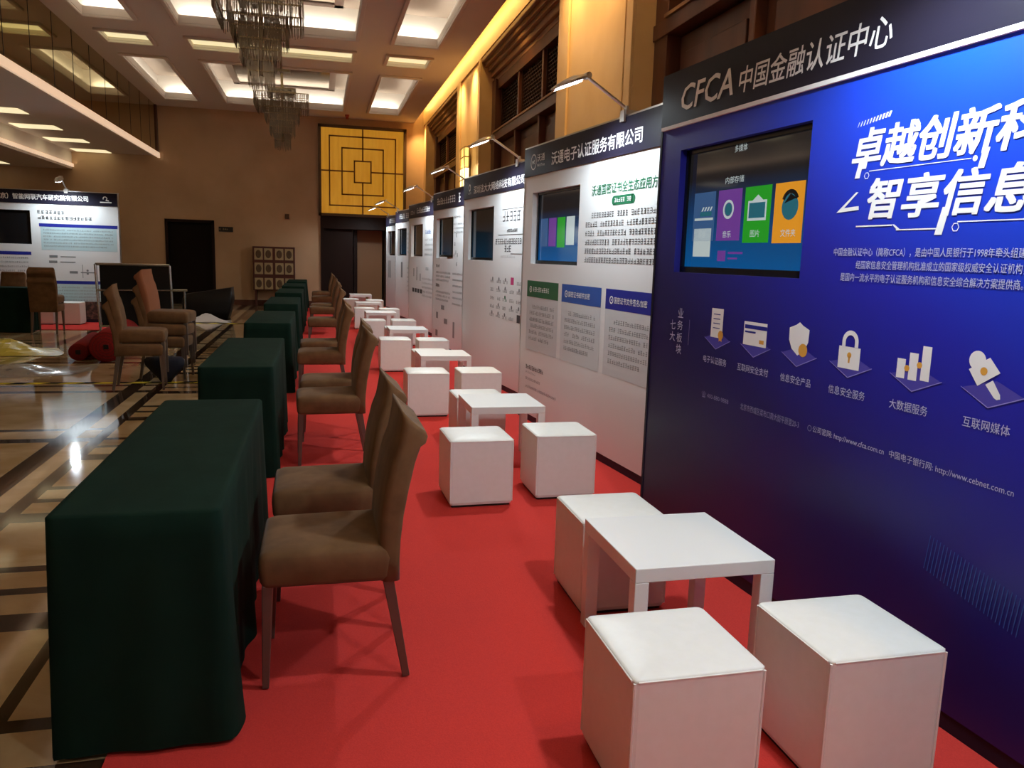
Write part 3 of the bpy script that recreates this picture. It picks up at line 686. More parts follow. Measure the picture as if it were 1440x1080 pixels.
def arm_lamp(b, u, label, tone=(0.82, 0.94, 1.0), power=None, group='booth arm lamps'):
    """clamped on the top edge of booth b at u: arm leaning out, leaf-shaped head throwing light back on the panel"""
    mw = Matrix.Translation(b.location) @ Matrix.Rotation(b.rotation_euler.z, 4, 'Z')
    base = mw @ Vector((u, 0.0, 2.45))
    t = thing('arm_lamp', label, 'lamp', base, b.rotation_euler.z, group)
    bm = BM(); box(bm, -0.035, 0.035, -0.02, 0.09, 0.015, 0.045); box(bm, -0.03, 0.03, -0.03, -0.016, -0.03, 0.045); bar(bm, (0, 0.0, 0.04), (0, 0.0, 0.075), 0.018, n=8); build('clamp', bm, 'lamp_grey', t)
    bm = BM(); bar(bm, (0, 0.0, 0.06), (-0.005, -0.30, 0.235), 0.011, n=8); build('arm', bm, 'lamp_grey', t)
    bm = BM(); bar(bm, (-0.03, -0.30, 0.24), (0.03, -0.30, 0.24), 0.022, n=10); build('hinge', bm, 'lamp_grey', t)
    bm = BM(); R_ = []      # head: shallow leaf, from the hinge outwards and down
    for (s, wd, hz) in ((0.0, 0.022, 0.012), (0.04, 0.055, 0.03), (0.10, 0.075, 0.042), (0.17, 0.072, 0.034), (0.23, 0.05, 0.02), (0.265, 0.022, 0.008)):
        yy = -0.30 - s * 0.95; zz = 0.232 - s * 0.38
        R_.append([(-wd, yy, zz - 0.004), (-wd * 0.8, yy, zz + hz * 0.6), (0, yy, zz + hz), (wd * 0.8, yy, zz + hz * 0.6), (wd, yy, zz - 0.004), (0, yy, zz - 0.008)])
    loft(bm, R_); build('lamp_head', bm, 'lamp_grey', t, smooth=True)
    bm = BM()
    vs = []
    for (s, wd) in ((0.05, 0.042), (0.12, 0.06), (0.19, 0.052), (0.24, 0.03)):
        yy = -0.30 - s * 0.95; zz = 0.232 - s * 0.38 - 0.016
        vs.append(((-wd, yy, zz), (wd, yy, zz)))
    for (a, b2_), (c, d) in zip(vs, vs[1:]):
        q = [bm.verts.new(p) for p in (a, b2_, d, c)]; bm.faces.new(q)
        q = [bm.verts.new((p[0], p[1], p[2] + 0.01)) for p in (a, b2_, d, c)]; bm.faces.new(q[::-1])
    build('bulb', bm, 'lamp_glow', t)
    l = bpy.data.lights.new('lamp_light', 'SPOT'); l.energy = power or E_LAMP; l.color = tone; l.spot_size = math.radians(168); l.spot_blend = 0.6; l.shadow_soft_size = 0.05
    lo = bpy.data.objects.new('lamp_light', l); link(lo, t); lo.location = (0, -0.44, 0.12)
    d = Vector((0.0, -0.12, -1.0)).normalized(); lo.rotation_euler = d.to_track_quat('-Z', 'Y').to_euler()
    return t

# ------------------------------------------------------------------ booth 1: deep blue
WD = 3.05
b1 = booth('deep blue exhibition booth with white headline, lit screen and a row of icons', (1.815, 4.08), 4.35)
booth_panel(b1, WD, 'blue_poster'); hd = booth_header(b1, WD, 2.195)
bm = BM(); box(bm, 0, WD, -0.014, 0.0, 2.178, 2.196); build('white_strip', bm, 'white_ink', b1)
letter('header_lettering', 'CFCA', (0.195, 0.66, 2.252, 2.378), 'white_ink', b1, 0.018, 0.2, y=-0.0135)
letter('header_lettering', '中国金融认证中心', (0.705, 1.615, 2.248, 2.362), 'white_ink', b1, 0.012, 0.12, y=-0.0135)
s = booth_screen(b1, 'screen')
for o, a, v, h in tiles(s, 0.285, 0.222, 0.197, 1.838, ('t_blue', 't_violet', 't_green', 't_orange'), (0.24, 0.24, 0.252, 0.255)): pass
y = 0.0465; IM = ['t_white', 't_teal', 'bezel', 't_violet']
bm = BM(); annulus(bm, 0.60, 1.745, 0.033, 0.045, y, 0); disc(bm, 0.60, 1.745, 0.03, y, 1); build('app_icon', bm, IM, s)
bm = BM(); rect(bm, 0.758, 0.898, 1.685, 1.775, y, 0); rect(bm, 0.768, 0.888, 1.697, 1.765, y - 0.0005, 1); quad(bm, ((0.79, 1.775), (0.83, 1.80), (0.87, 1.775)), y, 0); build('app_icon', bm, IM, s)
bm = BM(); disc(bm, 1.06, 1.735, 0.055, y, 1); annulus(bm, 1.06, 1.75, 0.04, 0.058, y - 0.0005, 2, 12, 0.4, 2.8); quad(bm, ((1.02, 1.75), (1.10, 1.77), (1.06, 1.79)), y - 0.0005, 2); build('app_icon', bm, IM, s)
bm = BM()
for q in range(4): quad(bm, ((0.36 + 0.025 * q, 1.745), (0.372 + 0.025 * q, 1.745), (0.386 + 0.025 * q, 1.765), (0.374 + 0.025 * q, 1.765)), y, 0)
rect(bm, 0.35, 0.455, 1.72, 1.742, y, 1); rect(bm, 0.30, 0.47, 1.70, 1.712, y, 0); build('app_icon', bm, IM, s)
bm = BM(); rect(bm, 0.30, 0.46, 1.52, 1.66, 0.048, 0); build('app_panel', bm, IM, s)
bm = BM(); rect(bm, 0.53, 0.60, 1.50, 1.55, 0.048, 3); rect(bm, 0.62, 0.74, 1.535, 1.545, 0.048, 3); rect(bm, 0.62, 0.70, 1.51, 1.518, 0.048, 3); build('status_line', bm, IM, s)
for (tx, u_, v_, w_) in (('多媒体', 0.62, 2.005, 0.10), ('内部存储', 0.56, 1.865, 0.15), ('视频', 0.345, 1.615, 0.07), ('音乐', 0.565, 1.612, 0.07), ('图片', 0.79, 1.612, 0.07), ('文件夹', 1.01, 1.61, 0.10)):
    letter('screen_lettering', tx, (u_, u_ + w_, v_, v_ + 0.032), 't_white', s, y=0.046)
def sweep(nm, tx, u0_, u1_, v0_, v1_): return letter(nm, tx, (u0_, u1_, v0_, v1_), 'white_ink', b1, 0.030, 0.17, res=2)
sweep('headline', '卓越创新科技', 1.462, 2.37, 1.842, 1.988); sweep('headline', '智享信息安全', 1.560, 2.56, 1.660, 1.808)
bm = BM()     # headline strokes and flourishes
quad(bm, ((1.485, 1.812), (1.510, 1.812), (1.524, 1.868), (1.50, 1.868))); quad(bm, ((2.010, 1.80), (2.034, 1.80), (2.048, 1.86), (2.024, 1.86)))
quad(bm, ((1.875, 1.602), (1.905, 1.602), (1.925, 1.69), (1.897, 1.69)))
quad(bm, ((1.405, 1.692), (1.522, 1.698), (1.52, 1.712), (1.445, 1.708), (1.512, 1.762), (1.500, 1.762)))
for q in range(11): quad(bm, ((1.475 + 0.0145 * q, 1.995 + 0.0016 * q), (1.475 + 0.0145 * q + 0.003 + 0.0007 * q, 1.995 + 0.0016 * q), (1.482 + 0.0145 * q + 0.003 + 0.0007 * q, 2.012 + 0.0018 * q), (1.482 + 0.0145 * q, 2.012 + 0.0018 * q)))
rect(bm, 1.555, 1.985, 1.832, 1.8345); disc(bm, 1.998, 1.832, 0.009)
rect(bm, 1.515, 1.69, 1.636, 1.641); quad(bm, ((1.69, 1.641), (1.715, 1.622), (1.73, 1.622), (1.70, 1.641))); rect(bm, 1.71, 1.89, 1.620, 1.624); rect(bm, 1.96, 2.5, 1.640, 1.6435)
annulus(bm, 1.545, 1.818, 0.010, 0.013, n=6); annulus(bm, 1.955, 1.625, 0.012, 0.015, n=6); disc(bm, 2.42, 2.02, 0.003)
build('headline_flourish', bm, 'white_ink', b1)
for (tx, a, c, v) in (('中国金融认证中心（简称CFCA），是由中国人民银行于1998年牵头组建、', 1.412, 2.22, 1.530), ('经国家信息安全管理机构批准成立的国家级权威安全认证机构，', 1.535, 2.215, 1.484), ('是国内一流水平的电子认证服务机构和信息安全综合解决方案提供商。', 1.46, 2.215, 1.438)):
    letter('intro_paragraph', tx, (a, c, v, v + 0.031), 'soft_ink', b1, 0.006)
for k, (ch_, u_, v_) in enumerate((('业', 0.305, 1.228), ('务', 0.305, 1.164), ('板', 0.305, 1.100), ('块', 0.305, 1.038), ('七', 0.232, 1.162), ('大', 0.232, 1.100))):
    letter('section_lettering', ch_, (u_ - 0.027, u_ + 0.027, v_ - 0.025, v_ + 0.025), 'soft_ink', b1, 0.008)
bm = BM(); rect(bm, 0.395, 0.3985, 1.07, 1.20); build('divider_line', bm, 'dim_ink', b1)
ICN = ((0.650, '电子认证服务', 0.548, 0.750), (0.955, '互联网安全支付', 0.840, 1.070), (1.252, '信息安全产品', 1.155, 1.348), (1.548, '信息安全服务', 1.452, 1.645), (1.855, '大数据服务', 1.764, 1.930), (2.15, '互联网媒体', 2.068, 2.234))
def icon_plate(bm, u):
    quad(bm, ((u - 0.10, 1.128), (u, 1.080), (u + 0.115, 1.128), (u + 0.02, 1.165)), -0.0015, 3)
    quad(bm, ((u - 0.105, 1.131), (u - 0.103, 1.128), (u, 1.078), (u, 1.0815)), -0.0018, 4); quad(bm, ((u, 1.0815), (u, 1.078), (u + 0.118, 1.128), (u + 0.118, 1.131)), -0.0018, 4)
for i, (u, cap_, a, c) in enumerate(ICN):
    bm = BM(); icon_plate(bm, u)
    if i == 0:
        rect(bm, u - 0.052, u + 0.048, 1.135, 1.275, -0.002, 0)
        for q in range(4): rect(bm, u - 0.034, u + 0.024, 1.245 - 0.022 * q, 1.249 - 0.022 * q, -0.0024, 2)
        disc(bm, u + 0.035, 1.15, 0.022, -0.0026, 1); quad(bm, ((u + 0.022, 1.118), (u + 0.034, 1.125), (u + 0.048, 1.118), (u + 0.046, 1.14), (u + 0.024, 1.14)), -0.0025, 1)
    elif i == 1:
        rect(bm, u - 0.085, u + 0.085, 1.130, 1.235, -0.002, 0); rect(bm, u - 0.078, u + 0.085, 1.204, 1.221, -0.0024, 2); rect(bm, u - 0.075, u + 0.005, 1.185, 1.193, -0.0024, 2)
        rect(bm, u + 0.035, u + 0.068, 1.143, 1.160, -0.0024, 1)
    elif i == 2:
        quad(bm, ((u - 0.062, 1.235), (u - 0.02, 1.250), (u, 1.262), (u + 0.02, 1.250), (u + 0.062, 1.235), (u + 0.060, 1.185), (u + 0.04, 1.15), (u, 1.125), (u - 0.04, 1.15), (u - 0.060, 1.185)), -0.002, 0)
        disc(bm, u + 0.032, 1.150, 0.027, -0.0026, 1)
    elif i == 3:
        rect(bm, u - 0.058, u + 0.054, 1.112, 1.195, -0.002, 0); annulus(bm, u - 0.002, 1.215, 0.024, 0.042, -0.002, 0, 14, 0, PI)
        rect(bm, u - 0.044, u - 0.026, 1.19, 1.216, -0.002, 0); rect(bm, u + 0.022, u + 0.040, 1.19, 1.216, -0.002, 0)
        disc(bm, u - 0.001, 1.164, 0.011, -0.0024, 1); rect(bm, u - 0.005, u + 0.004, 1.135, 1.16, -0.0024, 1)
    elif i == 4:
        for q, (h0, h1) in enumerate(((1.118, 1.185), (1.117, 1.21), (1.122, 1.238))): rect(bm, u - 0.075 + 0.052 * q, u - 0.038 + 0.052 * q, h0, h1, -0.002, 0)
        disc(bm, u - 0.03, 1.155, 0.011, -0.0026, 1); disc(bm, u + 0.022, 1.172, 0.011, -0.0026, 1)
    else:
        disc(bm, u - 0.055, 1.218, 0.030, -0.002, 0)
        quad(bm, ((u - 0.082, 1.187), (u - 0.012, 1.232), (u + 0.028, 1.190), (u - 0.045, 1.140)), -0.0022, 0); disc(bm, u - 0.028, 1.188, 0.0125, -0.0026, 1)
        quad(bm, ((u - 0.018, 1.148), (u + 0.006, 1.165), (u + 0.036, 1.125), (u + 0.038, 1.112), (u + 0.026, 1.108), (u + 0.016, 1.113)), -0.002, 0)
    build('icon', bm, ['white_ink', 'gold_print', 'navy_print', 'violet_print', 'glow_print'], b1)
    letter('icon_caption', cap_, (a, c, 1.006, 1.040), 'soft_ink', b1)
for (tx, a, c) in (('☎ 400-880-9888', 0.556, 0.790), ('北京市西城区菜市口南大街平原里20-3', 0.888, 1.30), ('公司官网: http://www.cfca.com.cn', 1.385, 1.763), ('中国电子银行网: http://www.cebnet.com.cn', 1.788, 2.272)):
    letter('footer_line', tx, (a, c, 0.829, 0.860), 'soft_ink' if a > 1.3 else 'dim_ink', b1)
bm = BM(); annulus(bm, 1.366, 0.845, 0.010, 0.0125, n=12); build('globe_mark', bm, 'dim_ink', b1)
bm = BM()
for q in range(26): quad(bm, ((2.0 + 0.014 * q, 0.62 - 0.003 * q), (2.003 + 0.014 * q, 0.62 - 0.003 * q), (1.99 + 0.014 * q, 0.50 - 0.003 * q), (1.987 + 0.014 * q, 0.50 - 0.003 * q)))
build('hatched_motif', bm, 'blue_print', b1)
arm_lamp(b1, 1.97, 'white arm lamp clamped on top of the deep blue booth', power=E_LAMP * 1.0)

# ------------------------------------------------------------------ booth 2: white with green and blue boxes
rnd = random.Random(5)
b2 = booth('white exhibition booth with one green and two blue text boxes beside the deep blue booth', (1.85, 7.15), 5.85)
booth_panel(b2, WD, 'panel_white'); booth_header(b2, WD, 2.205)
bm = BM(); annulus(bm, 0.228, 2.322, 0.058, 0.068, -0.0135); build('header_logo', bm, 'white_ink', b2)
letter('header_logo', 'wt', (0.197, 0.258, 2.303, 2.342), 'white_ink', b2, 0.01, 0.2, y=-0.0135)
letter('header_logo', '沃通', (0.315, 0.49, 2.315, 2.378), 'white_ink', b2, 0.006, y=-0.0135); letter('header_logo', 'WoTrus', (0.315, 0.49, 2.272, 2.297), 'white_ink', b2, y=-0.0135)
letter('header_lettering', '沃通电子认证服务有限公司', (0.642, 2.20, 2.254, 2.362), 'white_ink', b2, 0.018, y=-0.0135)
s = booth_screen(b2, 'screen', (0.235, 1.21, 1.437, 2.06))
for o, a, v, h in tiles(s, 0.30, 0.19, 0.165, 1.83, ('t_blue', 't_violet', 't_green', 't_white'), (0.24, 0.24, 0.25, 0.23)): pass
letter('headline', '沃通国密证书全生态应用方案', (1.437, 2.50, 1.955, 2.032), 'green_ink', b2, 0.014)
bm = BM(); rect(bm, 1.81, 2.09, 1.872, 1.936); disc(bm, 1.81, 1.904, 0.032); disc(bm, 2.09, 1.904, 0.032); build('green_pill', bm, 'green_ink', b2)
bm = BM(); strokes(bm, 1.82, 2.09, 1.888, 0.033, rnd, y=-0.0032, fat=1.6); build('pill_lettering', bm, 'white_ink', b2)
bm = BM(); para(bm, 1.352, 2.62, 1.835, 0.0655, 6, 0.044, rnd, indent=0.10, fat=1.2); build('intro_paragraph', bm, 'dark_ink', b2)
BX = ((0.140, 0.872, 'green_head'), (0.945, 1.68, 'blue_print'), (1.755, 2.49, 'navy_print'))
for (a, c, mk) in BX:
    bm = BM(); rect(bm, a, c, 1.140, 1.285); build('box_header', bm, mk, b2)
    bm = BM(); rect(bm, a, c, 0.66, 1.140, -0.0012); build('box_ground', bm, 'pale_print', b2)
    bm = BM(); annulus(bm, a + 0.095, 1.208, 0.020, 0.029, -0.0032, n=16); disc(bm, a + 0.095, 1.208, 0.007, -0.0032)
    if mk == 'green_head': strokes(bm, a + 0.15, a + 0.54, 1.187, 0.045, rnd, y=-0.0032, fat=1.4)
    build('box_mark', bm, 'white_ink', b2)
    bm = BM(); para(bm, a + 0.075, c - 0.07, 1.072, 0.057, 6, 0.036, rnd, indent=0.07, fat=1.15, last=0.85); build('box_paragraph', bm, 'grey_ink', b2)
letter('box_lettering', '国密证书邮件加密', (1.085, 1.49, 1.185, 1.232), 'white_ink', b2, 0.012, y=-0.0032)
letter('box_lettering', '国密证书文件签名/加密', (1.895, 2.37, 1.185, 1.232), 'white_ink', b2, 0.012, y=-0.0032)
bm = BM(); strokes(bm, 0.165, 0.63, 0.475, 0.042, rnd, fat=1.7); strokes(bm, 0.165, 0.42, 0.435, 0.024, rnd, fat=0.7); strokes(bm, 0.165, 0.55, 0.375, 0.026, rnd, fat=0.9); strokes(bm, 0.165, 0.93, 0.300, 0.026, rnd, fat=0.9)
build('contact_lines', bm, 'dark_ink', b2)
arm_lamp(b2, 1.925, 'white arm lamp on the white booth that stands next to the deep blue booth')

# ------------------------------------------------------------------ booth 3: white with a grid of partner marks
b3 = booth('white exhibition booth with a grid of small partner marks under its headline', (1.84, 10.2), 5.85)
booth_panel(b3, WD, 'panel_white'); booth_header(b3, WD, 2.195)
letter('header_lettering', '深圳法大大网络科技有限公司', (0.44, 2.24, 2.235, 2.335), 'white_ink', b3, 0.02, y=-0.0135)
bm = BM(); annulus(bm, 0.265, 2.325, 0.025, 0.045, -0.0135); strokes(bm, 0.19, 0.36, 2.245, 0.03, rnd, y=-0.0135); build('header_logo', bm, 'white_ink', b3)
booth_screen(b3, 'screen_dim', (0.19, 1.16, 1.44, 2.065))
bm = BM(); strokes(bm, 1.535, 2.19, 1.86, 0.125, rnd, fat=1.1); rect(bm, 1.52, 2.22, 2.0, 2.006); strokes(bm, 1.66, 2.05, 1.752, 0.036, rnd, fat=2.2); rect(bm, 1.40, 2.24, 1.725, 1.731)
strokes(bm, 1.31, 2.21, 1.62, 0.07, rnd, fat=1.4); strokes(bm, 1.55, 1.86, 1.535, 0.08, rnd, fat=1.5); rect(bm, 1.83, 2.22, 1.52, 1.526); strokes(bm, 1.5, 2.0, 1.475, 0.03, rnd, fat=0.5); build('headline', bm, 'dark_ink', b3)
bm = BM(); rect(bm, 1.14, 2.30, 0.80, 1.29, -0.0012); build('mark_ground', bm, 'panel_white', b3)
for r_ in range(5):
    for c_ in range(5):
        u, v = 1.24 + 0.225 * c_, 1.225 - 0.097 * r_
        bm = BM()
        if (r_, c_) == (0, 3): rect(bm, u - 0.05, u + 0.05, v - 0.035, v + 0.045); mk = 'pink_print'
        elif (r_, c_) == (4, 4): rect(bm, u - 0.05, u + 0.05, v - 0.04, v + 0.045); mk = 'dark_ink'
        else:
            mk = 'grey_ink' if rnd.random() > 0.25 else 'green_ink'
            if rnd.random() > 0.5: disc(bm, u, v + 0.012, 0.022)
            strokes(bm, u - 0.08, u + 0.08, v - 0.035, 0.04, rnd, fat=1.5)
        build('partner_mark', bm, mk, b3)
arm_lamp(b3, 2.02, 'white arm lamp on the booth with the grid of partner marks')

# ------------------------------------------------------------------ booths 4 to 7
b4 = booth('white exhibition booth, fourth in line, with two text columns and dark square marks', (1.85, 13.06), 5.8)
booth_panel(b4, WD, 'panel_white'); booth_header(b4, WD, 2.195); booth_screen(b4, 'screen_dim', (0.25, 1.04, 1.46, 2.065))
bm = BM(); strokes(bm, 0.26, 1.45, 2.26, 0.115, rnd, y=-0.0135, fat=1.6); strokes(bm, 1.52, 1.76, 2.24, 0.15, rnd, y=-0.0135, fat=1.6); build('header_lettering', bm, 'white_ink', b4)
bm = BM(); strokes(bm, 1.25, 1.9, 2.03, 0.04, rnd, fat=1.0); para(bm, 1.25, 1.9, 1.96, 0.06, 3, 0.03, rnd)
for (u, v) in ((1.39, 1.75), (1.30, 1.62), (1.44, 1.62), (1.26, 1.47), (1.36, 1.5), (1.45, 1.46), (1.42, 1.33)): strokes(bm, u, u + 0.07, v, 0.06, rnd, fat=1.4)
strokes(bm, 0.2, 0.45, 1.29, 0.05, rnd, fat=1.8); para(bm, 0.2, 1.1, 1.23, 0.06, 3, 0.035, rnd); strokes(bm, 0.2, 0.45, 0.98, 0.05, rnd, fat=1.8); para(bm, 0.2, 1.1, 0.92, 0.06, 3, 0.035, rnd); para(bm, 1.22, 1.95, 1.23, 0.09, 6, 0.03, rnd)
build('printed_text', bm, 'dark_ink', b4)
for (u, v, w_, h_) in ((0.56, 0.63, 0.20, 0.07), (0.25, 0.47, 0.12, 0.1), (0.75, 0.42, 0.2, 0.08), (0.22, 0.18, 0.14, 0.1), (0.75, 0.12, 0.22, 0.07), (1.28, 0.25, 0.10, 0.24)):
    bm = BM(); rect(bm, u, u + w_, v, v + h_); build('printed_mark', bm, 'grey_ink', b4)
arm_lamp(b4, 1.95, 'white arm lamp on the fourth booth from the deep blue one')
b5 = booth('white exhibition booth, fifth in line, with bar figures under its screen', (1.82, 16.4), 5.8)
booth_panel(b5, WD, 'panel_white'); booth_header(b5, WD, 2.195); booth_screen(b5, 'screen_off', (0.29, 1.13, 1.45, 2.06))
bm = BM(); strokes(bm, 0.75, 1.95, 2.26, 0.115, rnd, y=-0.0135, fat=1.6); strokes(bm, 0.2, 0.6, 2.26, 0.08, rnd, y=-0.0135, fat=0.8); build('header_lettering', bm, 'white_ink', b5)
bm = BM(); strokes(bm, 1.45, 1.98, 1.86, 0.08, rnd, fat=1.6); build('headline', bm, 'blue_print', b5)
bm = BM(); para(bm, 1.4, 2.1, 1.78, 0.09, 4, 0.04, rnd); strokes(bm, 1.5, 1.75, 1.19, 0.06, rnd, fat=1.5); para(bm, 1.2, 2.1, 1.05, 0.08, 5, 0.04, rnd); build('printed_text', bm, 'grey_ink', b5)
for (u, v, h_) in ((0.45, 1.05, 0.16), (0.72, 0.98, 0.26), (1.02, 0.98, 0.14)):
    bm = BM(); rect(bm, u, u + 0.06, v, v + h_); build('printed_bar', bm, 'grey_ink', b5)
for q in range(4): bm = BM(); rect(bm, 0.35 + 0.23 * q, 0.52 + 0.23 * q, 0.74, 0.82); build('printed_mark', bm, 'dark_ink', b5)
arm_lamp(b5, 1.98, 'white arm lamp on the fifth booth from the deep blue one')
b6 = booth('white exhibition booth, sixth in line, with a narrow grey column of print', (1.80, 19.05), 5.8)
booth_panel(b6, WD, 'panel_white'); booth_header(b6, WD, 2.195); booth_screen(b6, 'screen_dim', (0.28, 1.10, 1.45, 2.06))
bm = BM(); strokes(bm, 0.5, 1.9, 2.26, 0.12, rnd, y=-0.0135, fat=1.6); build('header_lettering', bm, 'white_ink', b6)
bm = BM(); para(bm, 1.3, 2.1, 1.95, 0.1, 5, 0.05, rnd); rect(bm, 0.62, 0.80, 0.95, 1.30); para(bm, 1.3, 2.1, 1.2, 0.1, 6, 0.04, rnd); build('printed_text', bm, 'grey_ink', b6)
arm_lamp(b6, 0.28, 'pale arm lamp on the sixth booth, seen against the amber panel')
b7 = booth('white exhibition booth at the end of the row, beside the far doorway', (1.80, 21.75), 5.8)
booth_panel(b7, 2.7, 'panel_white'); booth_header(b7, 2.7, 2.195); booth_screen(b7, 'screen_off', (0.28, 1.10, 1.45, 2.06))
bm = BM(); strokes(bm, 0.5, 1.9, 2.26, 0.12, rnd, y=-0.0135, fat=1.6); build('header_lettering', bm, 'white_ink', b7)
bm = BM(); rect(bm, 0.35, 0.47, 0.85, 1.3); rect(bm, 0.6, 0.68, 0.85, 1.3); para(bm, 1.2, 2.0, 1.9, 0.1, 10, 0.04, rnd); build('printed_text', bm, 'grey_ink', b7)
arm_lamp(b7, 0.30, 'pale arm lamp on the end booth, lowest against the amber panel', power=E_LAMP * 0.6)

# ------------------------------------------------------------------ the row goes on past the camera
b0 = booth('plain white exhibition booth continuing the row past the deep blue one', (1.83, 1.00), 4.5)
booth_panel(b0, WD, 'panel_white'); booth_header(b0, WD, 2.195); booth_screen(b0, 'screen_off')
arm_lamp(b0, 0.9, 'arm lamp clamped on the booth beyond the deep blue one', power=E_LAMP * 0.9)
# ------------------------------------------------------------------ booth across the hall
bl = thing('exhibition_booth', 'white exhibition booth across the hall with navy bars and a pale teal text box', 'booth', (-6.70, 16.62, 0.010), 0.02, 'exhibition booths')
booth_panel(bl, 3.0, 'panel_white', (0.55, 1.50, 1.46, 2.08)); booth_header(bl, 3.0, 2.21); booth_screen(bl, 'screen_off', (0.55, 1.50, 1.46, 2.08))
letter('header_lettering', '国汽（北京）智能网联汽车研究院有限公司', (0.65, 2.50, 2.275, 2.385), 'white_ink', bl, 0.02, y=-0.0135)
bm = BM(); annulus(bm, 2.79, 2.35, 0.025, 0.04, -0.0135, a0=-0.8, a1=3.6); rect(bm, 2.70, 2.90, 2.27, 2.29, -0.0135); quad(bm, ((2.80, 2.31), (2.86, 2.30), (2.85, 2.32), (2.80, 2.33)), -0.0135); build('header_logo', bm, 'white_ink', bl)
bm = BM(); strokes(bm, 1.62, 2.15, 2.02, 0.07, rnd, fat=1.9); strokes(bm, 1.62, 2.60, 1.92, 0.07, rnd, fat=1.9); build('headline', bm, 'dark_ink', bl)
for (a, c, v0_, v1_) in ((1.64, 2.98, 1.79, 1.85), (1.64, 2.98, 0.73, 0.79), (0.5, 1.48, 1.26, 1.32)):
    bm = BM(); rect(bm, a, c, v0_, v1_); build('heading_bar', bm, 'navy_print', bl)
bm = BM(); rect(bm, 1.66, 2.96, 1.36, 1.79, -0.0012); rect(bm, 1.66, 2.96, 0.35, 0.73, -0.0012); build('text_ground', bm, 'sky_print', bl)
bm = BM(); para(bm, 1.70, 2.92, 1.75, 0.06, 6, 0.03, rnd, fat=1.0); para(bm, 1.70, 2.92, 0.68, 0.06, 5, 0.03, rnd, fat=1.0); para(bm, 0.5, 1.46, 1.22, 0.08, 6, 0.035, rnd, fat=1.0)
build('printed_text', bm, 'grey_ink', bl)
bm = BM()
for (u, v) in ((1.85, 1.22), (1.84, 1.12), (2.18, 0.93)): rect(bm, u - 0.07, u + 0.07, v, v + 0.045); rect(bm, u + 0.12, u + 0.38, v + 0.012, v + 0.03)
disc(bm, 2.42, 0.99, 0.02); disc(bm, 2.42, 0.93, 0.02); rect(bm, 2.33, 2.34, 0.85, 1.1); build('printed_diagram', bm, 'grey_ink', bl)
bm = BM(); rect(bm, 2.2, 3.0, 0.06, 0.40, -0.0016); build('patterned_foot', bm, 'floral', bl)
arm_lamp(bl, 2.13, 'arm lamp glaring on top of the booth across the hall', power=E_LAMP * 0.9)
bm = BM(); box(bm, -8.2, -3.55, 15.22, 17.0, 0.002, 0.010)
tag(build('red_carpet', bm, 'carpet'), 'red carpet strip in front of the booth across the hall', 'carpet')
o = build('draped_table', cloth_mesh(0.75, 0.233, 0.75, 40), 'green_cloth', smooth=True); o.location = (-5.46, 14.95, 0)
tag(o, 'dark cloth-covered table in front of the booth across the hall', 'table')
dup(chair, (-5.30, 15.62, 0.010), PI / 2, 'brown chair behind the dark cloth-covered table across the hall', None)
dup(chair, (-6.00, 15.66, 0.010), PI / 2 + 0.1, 'second brown chair behind the dark cloth-covered table across the hall', None)
dup(stool, (-4.50, 16.3, 0.010), 0, 'white leather cube stool standing alone by the booth across the hall')
dup(stool, (-4.95, 16.30, 0.010), 0, 'white leather cube stool behind the dark chairs across the hall')

# ------------------------------------------------------------------ chandeliers
def chandelier(x, y, label, zs):
    t = thing('chandelier', label, 'chandelier', (x, y, zs), 0, 'crystal chandeliers')
    TI = ((0.58, 4.87, 4.56), (0.375, 4.60, 4.31), (0.275, 4.34, 4.03), (0.18, 4.08, 3.76))
    bm = BM(); bar(bm, (0, 0, 3.9 - zs), (0, 0, 5.44 - zs), 0.03, n=8); box(bm, -0.18, 0.18, -0.18, 0.18, 5.37 - zs, 5.44 - zs); box(bm, -0.3, 0.3, -0.3, 0.3, 4.99 - zs, 5.01 - zs)
    build('stem', bm, 'brass', t)
    rr = random.Random(3)
    for i, (hw, z1, z0) in enumerate([(0.30, 5.0, 4.85)] + list(TI)):
        fr = BM()
        for zz in (z1 - 0.018, (z0 + z1) / 2):
            k = hw if zz > (z0 + z1) / 2 + 0.01 else hw * 0.93
            for (p, q, r, s) in ((-k, k, -k, -k + 0.02), (-k, k, k - 0.02, k), (-k, -k + 0.02, -k, k), (k - 0.02, k, -k, k)): box(fr, p, q, r, s, zz - zs, zz + 0.015 - zs)
        for a in range(4): bar(fr, (0, 0, z1 - 0.01 - zs), (hw * math.cos(a * PI / 2), hw * math.sin(a * PI / 2), z1 - 0.01 - zs), 0.008)
        tier = build('tier', fr, 'brass', t)
        cr_ = BM()
        for (k, drop, st) in ((hw - 0.01, 0.86, 0.030), (hw * 0.93, 1.0, 0.036), (hw * 0.7, 1.08, 0.05), (hw * 0.4, 1.12, 0.06)):
            n = max(3, int(2 * k / st)); top = z1 - 0.02 - zs
            for sd in range(4):
                for q in range(n):
                    e = -k + 2 * k * (q + 0.5) / n; px, py = ((e, -k), (k, e), (-e, k), (-k, -e))[sd]
                    ln = (z1 - z0) * drop * rr.uniform(0.92, 1.03)
                    mid = top - ln * rr.choice((0.5, 0.47))
                    bar(cr_, (px, py, top), (px, py, mid + 0.006), 0.009, 0.007, 4); bar(cr_, (px, py, mid - 0.004), (px, py, top - ln), 0.008, 0.005, 4)
        o = build('crystal_rods', cr_, 'crystal', tier); o['kind'] = 'stuff'
    return t
chandelier(-0.74, 12.05, 'large tiered crystal chandelier hanging over the hall, the bigger one in view', 3.7)
chandelier(-0.74, 19.0, 'tiered crystal chandelier hanging in front of the far wall, the smaller one in view', 3.7)

